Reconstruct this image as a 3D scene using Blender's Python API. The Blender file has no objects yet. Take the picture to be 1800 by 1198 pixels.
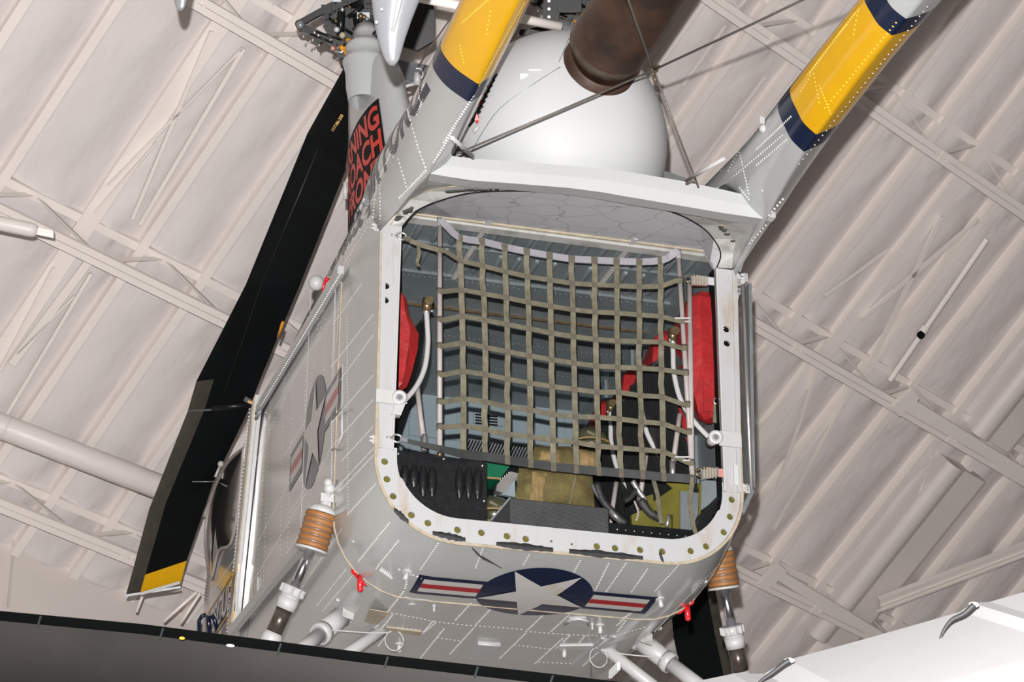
import bpy, bmesh, math, random
import numpy as np
from mathutils import Vector, Matrix, noise
from mathutils.bvhtree import BVHTree
random.seed(7)
PI = math.pi
SC = bpy.context.scene
COL = SC.collection

# ------------------------------------------------------------------ camera
F = 3947.8                                   # focal length in pixels of the 1800 px frame
RH = np.array([[0.96067997, -0.27765279, 0.00171131],
               [0.11470633, 0.39125654, -0.91310502],
               [0.2528566, 0.877398, 0.40772085]])   # rows: image right, image down, forward
u_, s_, vt_ = np.linalg.svd(RH); RH = u_ @ vt_

def ray(px, py):
    return RH.T @ np.array([(px - 900) / F, (py - 599) / F, 1.0])
CAM = -10.0 * ray(985, 945)
cam_d = bpy.data.cameras.new('camera'); cam = bpy.data.objects.new('camera', cam_d); COL.objects.link(cam)
cam_d.sensor_width = 36.0; cam_d.lens = 36.0 * F / 1800.0
cam_d.clip_end = 200
m = Matrix(((RH[0][0], -RH[1][0], -RH[2][0], CAM[0]),
            (RH[0][1], -RH[1][1], -RH[2][1], CAM[1]),
            (RH[0][2], -RH[1][2], -RH[2][2], CAM[2]), (0, 0, 0, 1)))
cam.matrix_world = m
SC.camera = cam

# ------------------------------------------------------------------ world, flash, exposure
SC.view_settings.view_transform = 'Standard'
SC.view_settings.look = 'None'
SC.view_settings.gamma = 1.0
SC.view_settings.exposure = 0.0
SC.view_settings.use_curve_mapping = False
w = bpy.data.worlds.new('hall_ambient'); SC.world = w; w.use_nodes = True  # even warm ambient light from all around, no single source
w.node_tree.nodes['Background'].inputs[0].default_value = (1.0, 0.90, 0.82, 1)
w.node_tree.nodes['Background'].inputs[1].default_value = 0.10

def lamp(name, kind, loc, energy, color=(1, 1, 1), size=0.1, label=None):
    d = bpy.data.lights.new(name, kind); d.energy = energy; d.color = color
    if kind in ('POINT', 'SPOT'): d.shadow_soft_size = size
    o = bpy.data.objects.new(name, d); o.location = loc; COL.objects.link(o)
    return o
FL = CAM - RH[1] * 0.23 + RH[0] * -0.05 - RH[2] * 0.02
flash = lamp('camera_flash', 'POINT', FL, 7000, (1.0, 0.97, 0.95), 0.022)

# ------------------------------------------------------------------ pixel helpers (a ray of the camera met with a real plane)
def onX(px, py, X):
    r = ray(px, py); t = (X - CAM[0]) / r[0]; return Vector(CAM + t * r)
def onY(px, py, Y=0.0):
    r = ray(px, py); t = (Y - CAM[1]) / r[1]; return Vector(CAM + t * r)
def onZ(px, py, Z):
    r = ray(px, py); t = (Z - CAM[2]) / r[2]; return Vector(CAM + t * r)
def dep(px, py, d): return Vector(CAM + d * ray(px, py))
RIGHT = Vector(RH[0]); UP = Vector(-RH[1]); FWD = Vector(RH[2])
CX = 0.013

# ------------------------------------------------------------------ mesh builder
class MB:
    def __init__(s): s.v = []; s.f = []; s.m = []; s.sm = []
    def add(s, vs, fs, mi=0, smooth=False):
        b = len(s.v); s.v += [tuple(v) for v in vs]
        for k, f in enumerate(fs):
            s.f.append([b + i for i in f]); s.m.append(mi if isinstance(mi, int) else mi[k]); s.sm.append(smooth)
    def box(s, c, hx, hy, hz, mi=0):
        c = Vector(c); hx = Vector(hx); hy = Vector(hy); hz = Vector(hz)
        vs = [c + a * hx + b * hy + d * hz for a in (-1, 1) for b in (-1, 1) for d in (-1, 1)]
        s.add(vs, [(0, 1, 3, 2), (4, 6, 7, 5), (0, 4, 5, 1), (2, 3, 7, 6), (0, 2, 6, 4), (1, 5, 7, 3)], mi)
    def abox(s, x0, x1, y0, y1, z0, z1, mi=0):
        s.box(((x0 + x1) / 2, (y0 + y1) / 2, (z0 + z1) / 2), ((x1 - x0) / 2, 0, 0), (0, (y1 - y0) / 2, 0), (0, 0, (z1 - z0) / 2), mi)
    def bar(s, a, b, w, t, side=None, mi=0):            # rectangular bar from a to b
        a = Vector(a); b = Vector(b); d = (b - a)
        side = Vector(side) if side is not None else Vector((0, 1, 0))
        x = d.cross(side).normalized(); y = x.cross(d).normalized()
        s.box((a + b) / 2, d / 2, x * w / 2, y * t / 2, mi)
    def tube(s, pts, r, n=12, mi=0, cap=True, closed=False, smooth=True):
        pts = [Vector(p) for p in pts]; k = len(pts)
        rs = r if isinstance(r, (list, tuple)) else [r] * k
        t0 = (pts[1] - pts[0]).normalized(); a = t0.orthogonal().normalized()
        vs = []
        for i, p in enumerate(pts):
            if closed: t = (pts[(i + 1) % k] - pts[i - 1]).normalized()
            else: t = (pts[min(i + 1, k - 1)] - pts[max(i - 1, 0)]).normalized()
            a = (a - t * a.dot(t)).normalized(); b = t.cross(a)
            for j in range(n):
                q = 2 * PI * j / n; vs.append(p + (a * math.cos(q) + b * math.sin(q)) * rs[i])
        fs = []
        for i in range(k if closed else k - 1):
            for j in range(n):
                i2 = (i + 1) % k
                fs.append((i * n + j, i * n + (j + 1) % n, i2 * n + (j + 1) % n, i2 * n + j))
        s.add(vs, fs, mi, smooth)
        if cap and not closed:
            s.add(vs[:n], [tuple(range(n))[::-1]], mi); s.add(vs[-n:], [tuple(range(n))], mi)
    def loft(s, secs, mi=0, close=False, smooth=True, cap0=False, cap1=False, mif=None):
        n = len(secs[0]); vs = [p for q in secs for p in q]; fs = []; ms = []
        for i in range(len(secs) - 1):
            for j in range(n if close else n - 1):
                fs.append((i * n + j, i * n + (j + 1) % n, (i + 1) * n + (j + 1) % n, (i + 1) * n + j))
                ms.append(mif(i, j) if mif else mi)
        s.add(vs, fs, ms, smooth)
        if cap0: s.add(secs[0], [tuple(range(n))[::-1]], mi if not mif else mif(0, 0))
        if cap1: s.add(secs[-1], [tuple(range(n))], mi if not mif else mif(len(secs) - 2, 0))
    def ball(s, c, rx, ry=None, rz=None, n=12, k=8, mi=0, ax=None, a0=0.0, a1=PI):
        ry = ry or rx; rz = rz or rx; c = Vector(c)
        ax = ax or (Vector((1, 0, 0)), Vector((0, 1, 0)), Vector((0, 0, 1)))
        secs = []
        for i in range(k + 1):
            p = a0 + (a1 - a0) * i / k; z = math.cos(p); q = max(math.sin(p), 1e-4)
            secs.append([c + ax[0] * (rx * q * math.cos(2 * PI * j / n)) + ax[1] * (ry * q * math.sin(2 * PI * j / n)) + ax[2] * (rz * z) for j in range(n)])
        s.loft(secs, mi, close=True)
    def prism(s, poly, d, mi=0):                         # polygon extruded by vector d
        poly = [Vector(p) for p in poly]; n = len(poly); d = Vector(d)
        s.add(poly + [p + d for p in poly], [tuple(range(n))[::-1], tuple(range(n, 2 * n))] + [(i, (i + 1) % n, n + (i + 1) % n, n + i) for i in range(n)], mi)
    def disc(s, c, nrm, r, h=0.004, n=16, mi=0):
        c = Vector(c); nrm = Vector(nrm).normalized(); s.tube([c, c + nrm * h], r, n, mi, smooth=False)
    def ribbon(s, pts, w, t, nrm, mi=0, wide=None):      # flat strap: pts centre line, nrm = face normal, w width, t thickness
        pts = [Vector(p) for p in pts]; secs = []
        for i, p in enumerate(pts):
            d = (pts[min(i + 1, len(pts) - 1)] - pts[max(i - 1, 0)]).normalized()
            nn = nrm[i] if isinstance(nrm, list) else nrm
            x = d.cross(Vector(nn)).normalized(); y = x.cross(d).normalized()
            ww = w[i] if isinstance(w, list) else w
            secs.append([p + x * ww / 2 + y * t / 2, p - x * ww / 2 + y * t / 2, p - x * ww / 2 - y * t / 2, p + x * ww / 2 - y * t / 2])
        s.loft(secs, mi, close=True, smooth=False, cap0=True, cap1=True)

def obj(name, mb, mats, parent=None, fix=True, bevel=0.0):
    me = bpy.data.meshes.new(name); me.from_pydata([tuple(v) for v in mb.v], [], mb.f)
    if not isinstance(mats, (list, tuple)): mats = [mats]
    for q in mats: me.materials.append(q)
    me.polygons.foreach_set('material_index', mb.m); me.polygons.foreach_set('use_smooth', mb.sm)
    if fix:
        bm = bmesh.new(); bm.from_mesh(me); bmesh.ops.remove_doubles(bm, verts=bm.verts, dist=1e-5)
        bmesh.ops.recalc_face_normals(bm, faces=bm.faces); bm.to_mesh(me); bm.free()
    me.update(); o = bpy.data.objects.new(name, me); COL.objects.link(o)
    if parent is not None: o.parent = parent; o.matrix_parent_inverse = Matrix.Identity(4); o.location = -world_loc(parent)
    if bevel:
        b = o.modifiers.new('bevel', 'BEVEL'); b.width = bevel; b.segments = 2; b.limit_method = 'ANGLE'
    return o
WL = {}
def world_loc(o):
    return WL.get(o.name, Vector((0, 0, 0))).copy()
def thing(name, loc, label, cat, group=None, parent=None):
    o = bpy.data.objects.new(name, None); COL.objects.link(o); loc = Vector(loc); o.location = loc; WL[o.name] = loc
    o.empty_display_size = 0.1
    if parent is not None: o.location = loc - world_loc(parent); o.parent = parent
    if label: o['label'] = label
    if cat: o['category'] = cat
    if group: o['group'] = group
    return o
def tag(o, label, cat=None, group=None, kind=None):
    if label: o['label'] = label
    if cat: o['category'] = cat
    if group: o['group'] = group
    if kind: o['kind'] = kind
    return o
def sub(name, mb, mats, parent, label=None, kind=None, **k):
    # parent may be a mesh part placed at -loc: its own world origin is (0,0,0)
    me_parent = parent
    o = obj(name, mb, mats, None, **k); o.parent = me_parent
    if me_parent.type == 'MESH': o.location = (0, 0, 0)
    else: o.location = -world_loc(me_parent)
    return tag(o, label, kind=kind)

# ------------------------------------------------------------------ materials
BAY = RH.T @ np.array([[-0.57556644, 0.74134652, 0.34515013], [0.78797143, 0.38991126, 0.47651887], [0.21868769, 0.54623671, -0.80857971]])
def mat(name, col, rough=0.5, metal=0.0, var=0.0, vscale=8.0, bump=0.0, bscale=30.0, coat=0.0, col2=None, spec=0.5, stretch=None, thr=None):
    q = bpy.data.materials.new(name); q.use_nodes = True; nt = q.node_tree; b = nt.nodes['Principled BSDF']
    b.inputs['Base Color'].default_value = (*col, 1); b.inputs['Roughness'].default_value = rough; b.inputs['Metallic'].default_value = metal
    b.inputs['Coat Weight'].default_value = coat; b.inputs['Coat Roughness'].default_value = 0.12; b.inputs['Specular IOR Level'].default_value = spec
    tc = nt.nodes.new('ShaderNodeTexCoord'); src = tc.outputs['Object']
    if stretch:
        mp = nt.nodes.new('ShaderNodeMapping'); mp.inputs['Scale'].default_value = stretch
        if name == 'insulation_facing':
            mp.vector_type = 'TEXTURE'; mp.inputs['Rotation'].default_value = Matrix(BAY.tolist()).to_euler(); mp.inputs['Scale'].default_value = [1 / k for k in stretch]
        nt.links.new(src, mp.inputs[0]); src = mp.outputs[0]
    if var or col2:
        n = nt.nodes.new('ShaderNodeTexNoise'); n.inputs['Scale'].default_value = vscale; n.inputs['Detail'].default_value = 6; n.inputs['Roughness'].default_value = 0.65
        nt.links.new(src, n.inputs['Vector'])
        r = nt.nodes.new('ShaderNodeValToRGB')
        c2 = col2 or tuple(c * (1 - var) for c in col)
        lo, hi = thr or (0.35, 0.65)
        r.color_ramp.elements[0].position = lo; r.color_ramp.elements[0].color = (*c2, 1)
        r.color_ramp.elements[1].position = hi; r.color_ramp.elements[1].color = (*col, 1)
        nt.links.new(n.outputs['Fac'], r.inputs[0]); nt.links.new(r.outputs[0], b.inputs['Base Color'])
    if bump:
        n2 = nt.nodes.new('ShaderNodeTexNoise'); n2.inputs['Scale'].default_value = bscale; n2.inputs['Detail'].default_value = 5 if name != 'insulation_facing' else 3.2
        nt.links.new(src, n2.inputs['Vector']); bp = nt.nodes.new('ShaderNodeBump'); bp.inputs['Strength'].default_value = bump; bp.inputs['Distance'].default_value = 0.02 if name != 'insulation_facing' else 0.038
        nt.links.new(n2.outputs['Fac'], bp.inputs['Height']); nt.links.new(bp.outputs[0], b.inputs['Normal'])
    return q
M = {}
M['grey'] = mat('light_grey_aircraft_paint', (0.365, 0.375, 0.372), 0.32, var=0.10, vscale=2.5, bump=0.06, bscale=3, coat=1.0)
M['grey2'] = mat('clean_light_grey_paint', (0.39, 0.405, 0.41), 0.30, var=0.05, vscale=2, coat=0.4)
M['white'] = mat('white_enamel', (0.50, 0.515, 0.525), 0.55, var=0.03, vscale=3, spec=0.3)
M['offwhite'] = mat('off_white_enamel', (0.46, 0.46, 0.46), 0.4, var=0.06, vscale=3)
M['frame'] = mat('white_frame_paint_stained', (0.40, 0.405, 0.42), 0.45, col2=(0.34, 0.27, 0.19), vscale=5, stretch=(1.5, 1, 0.35), thr=(0.30, 0.47))
M['tan'] = mat('tan_sealant', (0.42, 0.36, 0.27), 0.7, var=0.3, vscale=20)
M['soffit'] = mat('weathered_grey_paint', (0.42, 0.42, 0.41), 0.5, col2=(0.22, 0.21, 0.18), vscale=9, thr=(0.28, 0.5))
M['rivet'] = mat('rivet_heads_white_paint_glint', (0.72, 0.72, 0.70), 0.35)  # white head paint, lightened further to carry the flash glint
M['rivet_y'] = mat('rivet_heads_yellow_paint', (0.9, 0.62, 0.08), 0.4)
M['navy'] = mat('navy_paint', (0.004, 0.010, 0.036), 0.25, coat=0.15, var=0.2)
M['yellow'] = mat('yellow_paint', (0.62, 0.335, 0.002), 0.28, coat=0.5, var=0.05)
M['decal_white'] = mat('decal_white', (0.46, 0.45, 0.44), 0.35, var=0.05, coat=0.4)
M['decal_star'] = mat('decal_white_star_worn', (0.46, 0.45, 0.44), 0.35, col2=(0.40, 0.33, 0.22), vscale=6, thr=(0.30, 0.42), coat=0.4)
M['decal_red'] = mat('decal_red', (0.30, 0.008, 0.012), 0.35, coat=0.4)
M['letter'] = mat('slate_letter_paint', (0.03, 0.035, 0.05), 0.35, coat=0.3, var=0.3)
M['red'] = mat('red_paint_gloss', (0.55, 0.008, 0.015), 0.3, coat=0.6)
M['redcanvas'] = mat('red_vinyl_canvas', (0.33, 0.010, 0.012), 0.6, var=0.28, vscale=12, bump=0.5, bscale=14)
M['letter_red'] = mat('red_orange_letter_paint', (0.55, 0.02, 0.008), 0.4)
M['black'] = mat('black_rubber', (0.006, 0.007, 0.008), 0.6, var=0.4, vscale=12, spec=0.12)
M['blackmetal'] = mat('oily_black_metal', (0.006, 0.007, 0.008), 0.38, var=0.5, vscale=30, coat=0.05, spec=0.3)
M['blade'] = mat('matt_black_blade', (0.0030, 0.004, 0.0048), 0.6, var=0.3, vscale=4, spec=0.12)
M['abrasion'] = mat('grey_brown_abrasion_strip', (0.050, 0.045, 0.036), 0.45, var=0.3, vscale=14)
M['inner'] = mat('slate_blue_interior_paint', (0.150, 0.175, 0.185), 0.42, var=0.22, vscale=4, coat=0.15)
M['inner2'] = mat('pale_blue_interior_paint', (0.20, 0.25, 0.275), 0.45, var=0.1, vscale=4)
M['zinc'] = mat('zinc_chromate_green', (0.13, 0.118, 0.014), 0.5, var=0.35, vscale=8)
M['blackpad'] = mat('black_quilted_vinyl', (0.008, 0.008, 0.010), 0.35, var=0.3, vscale=20, bump=0.2)
M['dkcanvas'] = mat('charcoal_canvas', (0.020, 0.022, 0.022), 0.6, var=0.35, vscale=16, bump=0.3)
M['slatecanvas'] = mat('slate_canvas', (0.075, 0.08, 0.085), 0.6, var=0.3, vscale=16)
M['strap'] = mat('olive_nylon_webbing', (0.165, 0.152, 0.105), 0.7, var=0.35, vscale=26, bump=0.15, bscale=220)
M['strapdark'] = mat('dark_grey_webbing', (0.032, 0.036, 0.036), 0.65, var=0.4, vscale=10)
M['greytape'] = mat('pale_grey_sleeve', (0.28, 0.275, 0.30), 0.55, var=0.15, vscale=8)
M['stitch'] = mat('stitched_overlap_webbing', (0.115, 0.10, 0.075), 0.8, var=0.3, vscale=60)
M['tubegrey'] = mat('warm_grey_tube_paint', (0.36, 0.32, 0.31), 0.45, var=0.12, vscale=6)
M['alu'] = mat('bright_aluminium', (0.75, 0.74, 0.73), 0.28, metal=0.85, var=0.12)
M['chrome'] = mat('chrome_piston', (0.70, 0.70, 0.76), 0.20, metal=1.0)
M['steelgrey'] = mat('brushed_grey_metal', (0.32, 0.34, 0.36), 0.35, metal=0.5, var=0.3, vscale=10)
M['brass'] = mat('worn_brass', (0.30, 0.22, 0.12), 0.35, metal=0.8, var=0.5, vscale=30)
M['rust'] = mat('burnt_exhaust_steel', (0.085, 0.045, 0.028), 0.45, metal=0.35, col2=(0.035, 0.022, 0.017), vscale=5, bump=0.1, bscale=9)
M['rust_rim'] = mat('burnt_exhaust_rim', (0.13, 0.10, 0.075), 0.4, metal=0.4, var=0.5, vscale=10)
M['rubber'] = mat('brown_rubber_doughnut', (0.30, 0.125, 0.035), 0.55, var=0.25, vscale=14)
M['glass'] = mat('tinted_plexiglass', (0.05, 0.047, 0.04), 0.06, var=0.2, coat=1.0, spec=0.8)
M['olive'] = mat('olive_canvas', (0.155, 0.125, 0.042), 0.85, var=0.45, vscale=9, bump=0.7, bscale=12)
M['tancanvas'] = mat('tan_canvas', (0.26, 0.18, 0.075), 0.85, var=0.35, vscale=12, bump=0.6, bscale=14)
M['helmet'] = mat('olive_helmet_shell', (0.055, 0.058, 0.030), 0.25, coat=0.5, var=0.2)
M['green'] = mat('green_case_paint', (0.006, 0.11, 0.055), 0.35, var=0.2)
M['mesh'] = mat('black_perforated_sheet', (0.014, 0.014, 0.016), 0.4)
M['blanket'] = mat('insulation_facing', (0.68, 0.635, 0.625), 0.75, var=0.05, vscale=1.5, bump=0.8, bscale=2.1, stretch=(1.0, 2.0, 1.0))
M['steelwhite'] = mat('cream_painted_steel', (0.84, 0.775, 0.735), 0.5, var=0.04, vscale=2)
M['steelshade'] = mat('cream_painted_steel_shaded', (0.60, 0.55, 0.52), 0.6, var=0.12, vscale=3)  # darker copy of the cream steel, shade put into its colour
M['duct'] = mat('cream_painted_duct', (0.72, 0.66, 0.64), 0.45, var=0.03)
M['wallp'] = mat('cream_wall_panel', (0.66, 0.60, 0.57), 0.7, var=0.04, vscale=0.8)
M['floor'] = mat('polished_concrete', (0.18, 0.17, 0.16), 0.4, var=0.2, vscale=1)
M['wing'] = mat('gloss_white_wing_paint', (0.25, 0.25, 0.255), 0.5, var=0.03)
M['wick'] = mat('dark_wick', (0.012, 0.012, 0.013), 0.6, spec=0.2)
M['lip'] = mat('matt_black_lip', (0.0012, 0.0014, 0.0015), 0.7, spec=0.02)
M['scuff'] = mat('scuffed_black_lip', (0.006, 0.008, 0.008), 0.7, spec=0.05)
M['boot'] = mat('black_deicer_rubber', (0.010, 0.0092, 0.009), 0.32, var=0.3, vscale=3)
M['gun'] = mat('grey_fin_paint', (0.20, 0.205, 0.22), 0.22, coat=0.6, var=0.05)
M['cable'] = mat('steel_cable', (0.16, 0.145, 0.13), 0.45, metal=0.4, var=0.3, vscale=60)
M['amber'] = mat('amber_painted_fitting', (0.62, 0.25, 0.005), 0.4, var=0.15)
M['bulkhead_fit'] = mat('pink_tag_paint', (0.5, 0.22, 0.19), 0.5)
M['stain'] = mat('grey_green_oil_stain', (0.075, 0.08, 0.07), 0.6, var=0.5, vscale=18)
def cracked():
    q = mat('crazed_lavender_grey_paint', (0.52, 0.525, 0.56), 0.5); nt = q.node_tree; b = nt.nodes['Principled BSDF']
    tc = nt.nodes.new('ShaderNodeTexCoord'); n = nt.nodes.new('ShaderNodeTexNoise'); n.inputs['Scale'].default_value = 5
    mx = nt.nodes.new('ShaderNodeMixRGB'); mx.inputs[0].default_value = .12; nt.links.new(tc.outputs['Object'], n.inputs['Vector']); nt.links.new(tc.outputs['Object'], mx.inputs[1]); nt.links.new(n.outputs['Color'], mx.inputs[2])
    v = nt.nodes.new('ShaderNodeTexVoronoi'); v.feature = 'DISTANCE_TO_EDGE'; v.inputs['Scale'].default_value = 6; nt.links.new(mx.outputs[0], v.inputs['Vector'])
    r = nt.nodes.new('ShaderNodeValToRGB'); r.color_ramp.elements[0].color = (0.26, 0.26, 0.28, 1); r.color_ramp.elements[0].position = .0; r.color_ramp.elements[1].color = (0.52, 0.525, 0.56, 1); r.color_ramp.elements[1].position = .02
    nt.links.new(v.outputs['Distance'], r.inputs[0]); nt.links.new(r.outputs[0], b.inputs['Base Color']); return q
M['cracked'] = cracked()
M['seal'] = mat('tarry_black_seal', (0.022, 0.024, 0.027), 0.7, var=0.5, vscale=25)
# ------------------------------------------------------------------ the roof: a sloping plane, U runs along the purlins, V along the trusses, W towards the room
RC = np.array([[-0.57556644, 0.74134652, 0.34515013], [0.78797143, 0.38991126, 0.47651887], [0.21868769, 0.54623671, -0.80857971]])
CD = 17.0
RO = CAM + RH.T @ np.array([0, 0, CD]); RW = RH.T @ RC
UU = Vector(RW[:, 0]); VV = Vector(RW[:, 1]); WW = Vector(RW[:, 2]); RO = Vector(RO)
def roof(u, v, w_=0.0): return RO + UU * u + VV * v + WW * w_
def ruv(px, py, w_=0.0):                                 # where a sight line meets the plane w above the roof skin
    r = Vector(ray(px, py)); c = Vector(CAM); t = ((RO - c).dot(WW) + w_) / r.dot(WW); q = c + r * t - RO
    return q.dot(UU), q.dot(VV)
ceil = thing('ceiling', roof(0, 0), None, None); ceil['kind'] = 'structure'
U0, U1 = -5.6, 3.12
cu = CAM  # camera foot in roof coordinates
cuw = (Vector(CAM) - RO); CU, CH = cuw.dot(UU), cuw.dot(WW)
def true_u(app, w_): return CU + (app - CU) * (CH - w_) / CH
PV = [-8.1, -7.6, -7.1, -6.6, -6.1, -5.6, -5.1, -4.62, -4.10, -3.43, -3.0, -2.48, -1.98, -1.48, -0.98, -0.48, 0.02, 0.52, 1.02, 1.51, 1.97, 2.45, 2.90, 3.40, 3.99, 4.5, 5.0, 5.5, 6.0, 6.5, 7.0, 7.5, 8.0, 8.5]
TR = [-4.80, -2.89, -0.99, 0.915, 2.91]                  # lower edge of each truss as it reads on the skin
PVs = sorted(PV)
def blanket(v0, v1, k):
    nu, nv = 250, 9
    rnd = random.Random(k); ph = rnd.random() * 50
    secs = []
    for i in range(nu + 1):
        u = U0 + (U1 - U0) * i / nu; sec = []
        dt = min(abs(u - (t - 0.30)) for t in TR); dt2 = min(abs(u - t) for t in TR); near = math.exp(-min(dt, dt2) / 0.30)
        for j in range(nv + 1):
            a = j / nv; v = v0 + (v1 - v0) * a
            sag = math.sin(PI * a) * 0.050
            nx = noise.noise(Vector((u * 1.1 + ph, v * 5.0 + u * 1.8, ph)))
            ny = noise.noise(Vector((u * 2.6 + ph * 2, v * 11.0 - u * 3.0, ph + 7)))
            wr = (1 - abs(nx) * 2.2) ** 2 * 0.018 + (1 - abs(ny) * 2.0) ** 2 * 0.010
            sec.append(roof(u, v, sag + wr * (0.25 + 1.5 * near) * (0.3 + 0.7 * math.sin(PI * a)) + nx * 0.008))
        secs.append(sec)
    b = MB(); b.loft(secs); return b
for k in range(len(PVs) - 1):
    if PVs[k] < -5.7 or PVs[k] > 7.6: continue
    o = obj('insulation_panel', blanket(PVs[k], PVs[k + 1], k), M['blanket'], ceil, fix=False)
# backing above the outermost bays so that the roof stays closed outside the picture
b = MB(); b.add([roof(-16, -14, -0.12), roof(3.2, -14, -0.12), roof(3.2, 14, -0.12), roof(-16, 14, -0.12)], [(0, 1, 2, 3)])
obj('roof_deck', b, M['steelshade'], ceil)
for v in PVs:
    big = abs(v + 3.43) < .01 or abs(v - 2.45) < .01
    wd = 0.090 if big else 0.046
    b = MB(); b.box(roof((U0 + U1) / 2, v, 0.06), UU * (U1 - U0) / 2, VV * wd / 2, WW * 0.06)
    b.box(roof((U0 + U1) / 2, v - wd * 0.1, 0.124), UU * (U1 - U0) / 2, VV * wd * 0.75, WW * 0.004)
    obj('purlin', b, M['steelwhite'], ceil, fix=False)
VL, VR = -8.0, 8.4
for t in TR:
    tr = thing('roof_truss', roof(t, 0, 0.3), None, None, parent=ceil)
    WB = 0.42
    uT = true_u(t - 0.285, 0.02)
    uB = true_u(t - 0.028, WB); uB2 = true_u(t - 0.078, WB)
    b = MB(); b.box(roof(uT, (VL + VR) / 2, 0.055), UU * 0.030, VV * (VR - VL) / 2, WW * 0.035); obj('top_chord', b, M['steelwhite'], tr, fix=False)
    for uu, wd in ((uB, 0.022), (uB2, 0.022)):
        b = MB(); b.box(roof(uu, (VL + VR) / 2, WB), UU * wd, VV * (VR - VL) / 2, WW * 0.004)
        b.box(roof(uu + (wd if uu == uB else -wd), (VL + VR) / 2, WB - 0.02), UU * 0.003, VV * (VR - VL) / 2, WW * 0.022)
        obj('bottom_chord', b, M['steelwhite'], tr, fix=False)
    b = MB(); b.box(roof(true_u(t - 0.052, WB - 0.06), (VL + VR) / 2, WB - 0.06), UU * 0.03, VV * (VR - VL) / 2, WW * 0.003)
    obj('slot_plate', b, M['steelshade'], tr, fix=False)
    v = VL; k = 0
    while v < VR:
        v2 = v + 0.52
        a, c = (roof(uT, v, 0.06), roof((uB + uB2) / 2, v2, WB - 0.03)) if k % 2 == 0 else (roof((uB + uB2) / 2, v, WB - 0.03), roof(uT, v2, 0.06))
        b = MB(); b.bar(a, c, 0.036, 0.012, UU); obj('web_bar', b, M['steelwhite'] if k % 2 else M['steelshade'], tr, fix=False)  # every other bar takes the shaded copy of the steel colour
        v = v2; k += 1
    for v in np.arange(-7.6, 8, 1.9):
        b = MB(); b.box(roof((uB + uB2) / 2, v, WB + 0.006), UU * 0.045, VV * 0.02, WW * 0.004)
        b.disc(roof((uB + uB2) / 2, v + 0.06, WB + 0.004), WW, 0.014, 0.02, 8)
        obj('splice_plate', b, M['steelwhite'], tr, fix=False)
# cross bracing rods between the trusses (pixels -> the plane just below the purlins)
def rod(p, q, wd, w_=0.16, nm='brace_rod', mt='steelwhite', r=False):
    a = roof(*ruv(*p, w_), w_); c = roof(*ruv(*q, w_), w_); b = MB()
    if r: b.tube([a, c], wd / 2, 12)
    else: b.bar(a, c, wd, 0.02, WW)
    return obj(nm, b, M[mt], ceil, fix=False)
for p, q, wd in (((372, 55), (232, 385), .026), ((428, 85), (245, 395), .030), ((425, 85), (190, 325), .014), ((275, 250), (165, 375), .014),
                 ((170, 440), (20, 640), .060), ((95, 470), (0, 650), .022), ((160, 480), (10, 730), .026), ((130, 520), (30, 620), .014),
                 ((1655, 380), (1520, 660), .040), ((1720, 385), (1515, 560), .036), ((1720, 385), (1535, 640), .014), ((1450, 520), (1560, 440), .02),
                 ((1500, 680), (1360, 930), .026), ((1440, 640), (1365, 860), .026), ((1345, 135), (1200, 330), .014), ((1640, 800), (1560, 1010), .02),
                 ((1275, 45), (1200, 150), .014), ((1310, 0), (1290, 20), .02), ((1430, 1198), (1560, 1040), .05), ((1700, 560), (1800, 430), .03)):
    rod(p, q, wd)
sp = rod((1564, 668), (1735, 420), 0.05, 0.2, 'sprinkler_pipe', 'steelwhite', True)
rod((1618, 588), (1628, 573), 0.075, 0.2, 'pipe_coupling', 'steelwhite', True)
a = roof(*ruv(1617, 587, 0.25), 0.25); b = MB(); b.tube([a, a + WW * 0.03], 0.03, 12); b.tube([a + UP * 0.02, a + RIGHT * 0.03], 0.012, 8)
obj('sprinkler_head', b, M['black'], ceil, fix=False)
# wall below the eaves: vertical, runs along the trusses
ev = 3.10
wz = Vector((0, 0, 1)); vh = Vector((VV.x, VV.y, 0)).normalized()
top0 = roof(ev, -9, 0.0)
wl = MB()
def eave(v): return roof(ev, v, 0.02)
wl.add([eave(-9), eave(12), Vector((*eave(12).xy, -4.9)), Vector((*eave(-9).xy, -4.9))], [(0, 1, 2, 3)])
wall = tag(obj('wall_left', wl, M['wallp']), None, kind='structure')
for dz, hh in ((0.55, 0.05), (0.95, 0.09)):
    b = MB(); a, c = eave(-9) - wz * dz, eave(12) - wz * dz; b.bar(a - WW * 0.0 - UU * 0.05, c - UU * 0.05, hh, 0.05, vh.cross(wz))
    tag(obj('trim_1' if dz < .6 else 'trim_2', b, M['wallp']), None, kind='structure')
b = MB()
for k in range(10):
    v = -8.5 + 2.0 * k; p = eave(v); q = Vector((p.x, p.y, p.z - 3)); b2 = MB(); b2.bar(p - UU * 0.04, q - UU * 0.04, 0.01, 0.02, vh)
    obj('panel_joint', b2, M['steelshade'], wall)
for p, q in (((268, 1000), (240, 1075)), ((346, 1040), (288, 1092)), ((352, 1042), (318, 1094))):
    d = 14.6
    b = MB(); b.tube([dep(*p, 15.4), dep(*q, 15.4)], 0.011, 10); obj('wall_brace', b, M['steelwhite'], wall)
# floor of the hall
b = MB(); b.add([(-14, -22, -4.9), (22, -22, -4.9), (22, 16, -4.9), (-14, 16, -4.9)], [(0, 1, 2, 3)])
tag(obj('floor', b, M['floor']), None, kind='structure')
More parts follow.
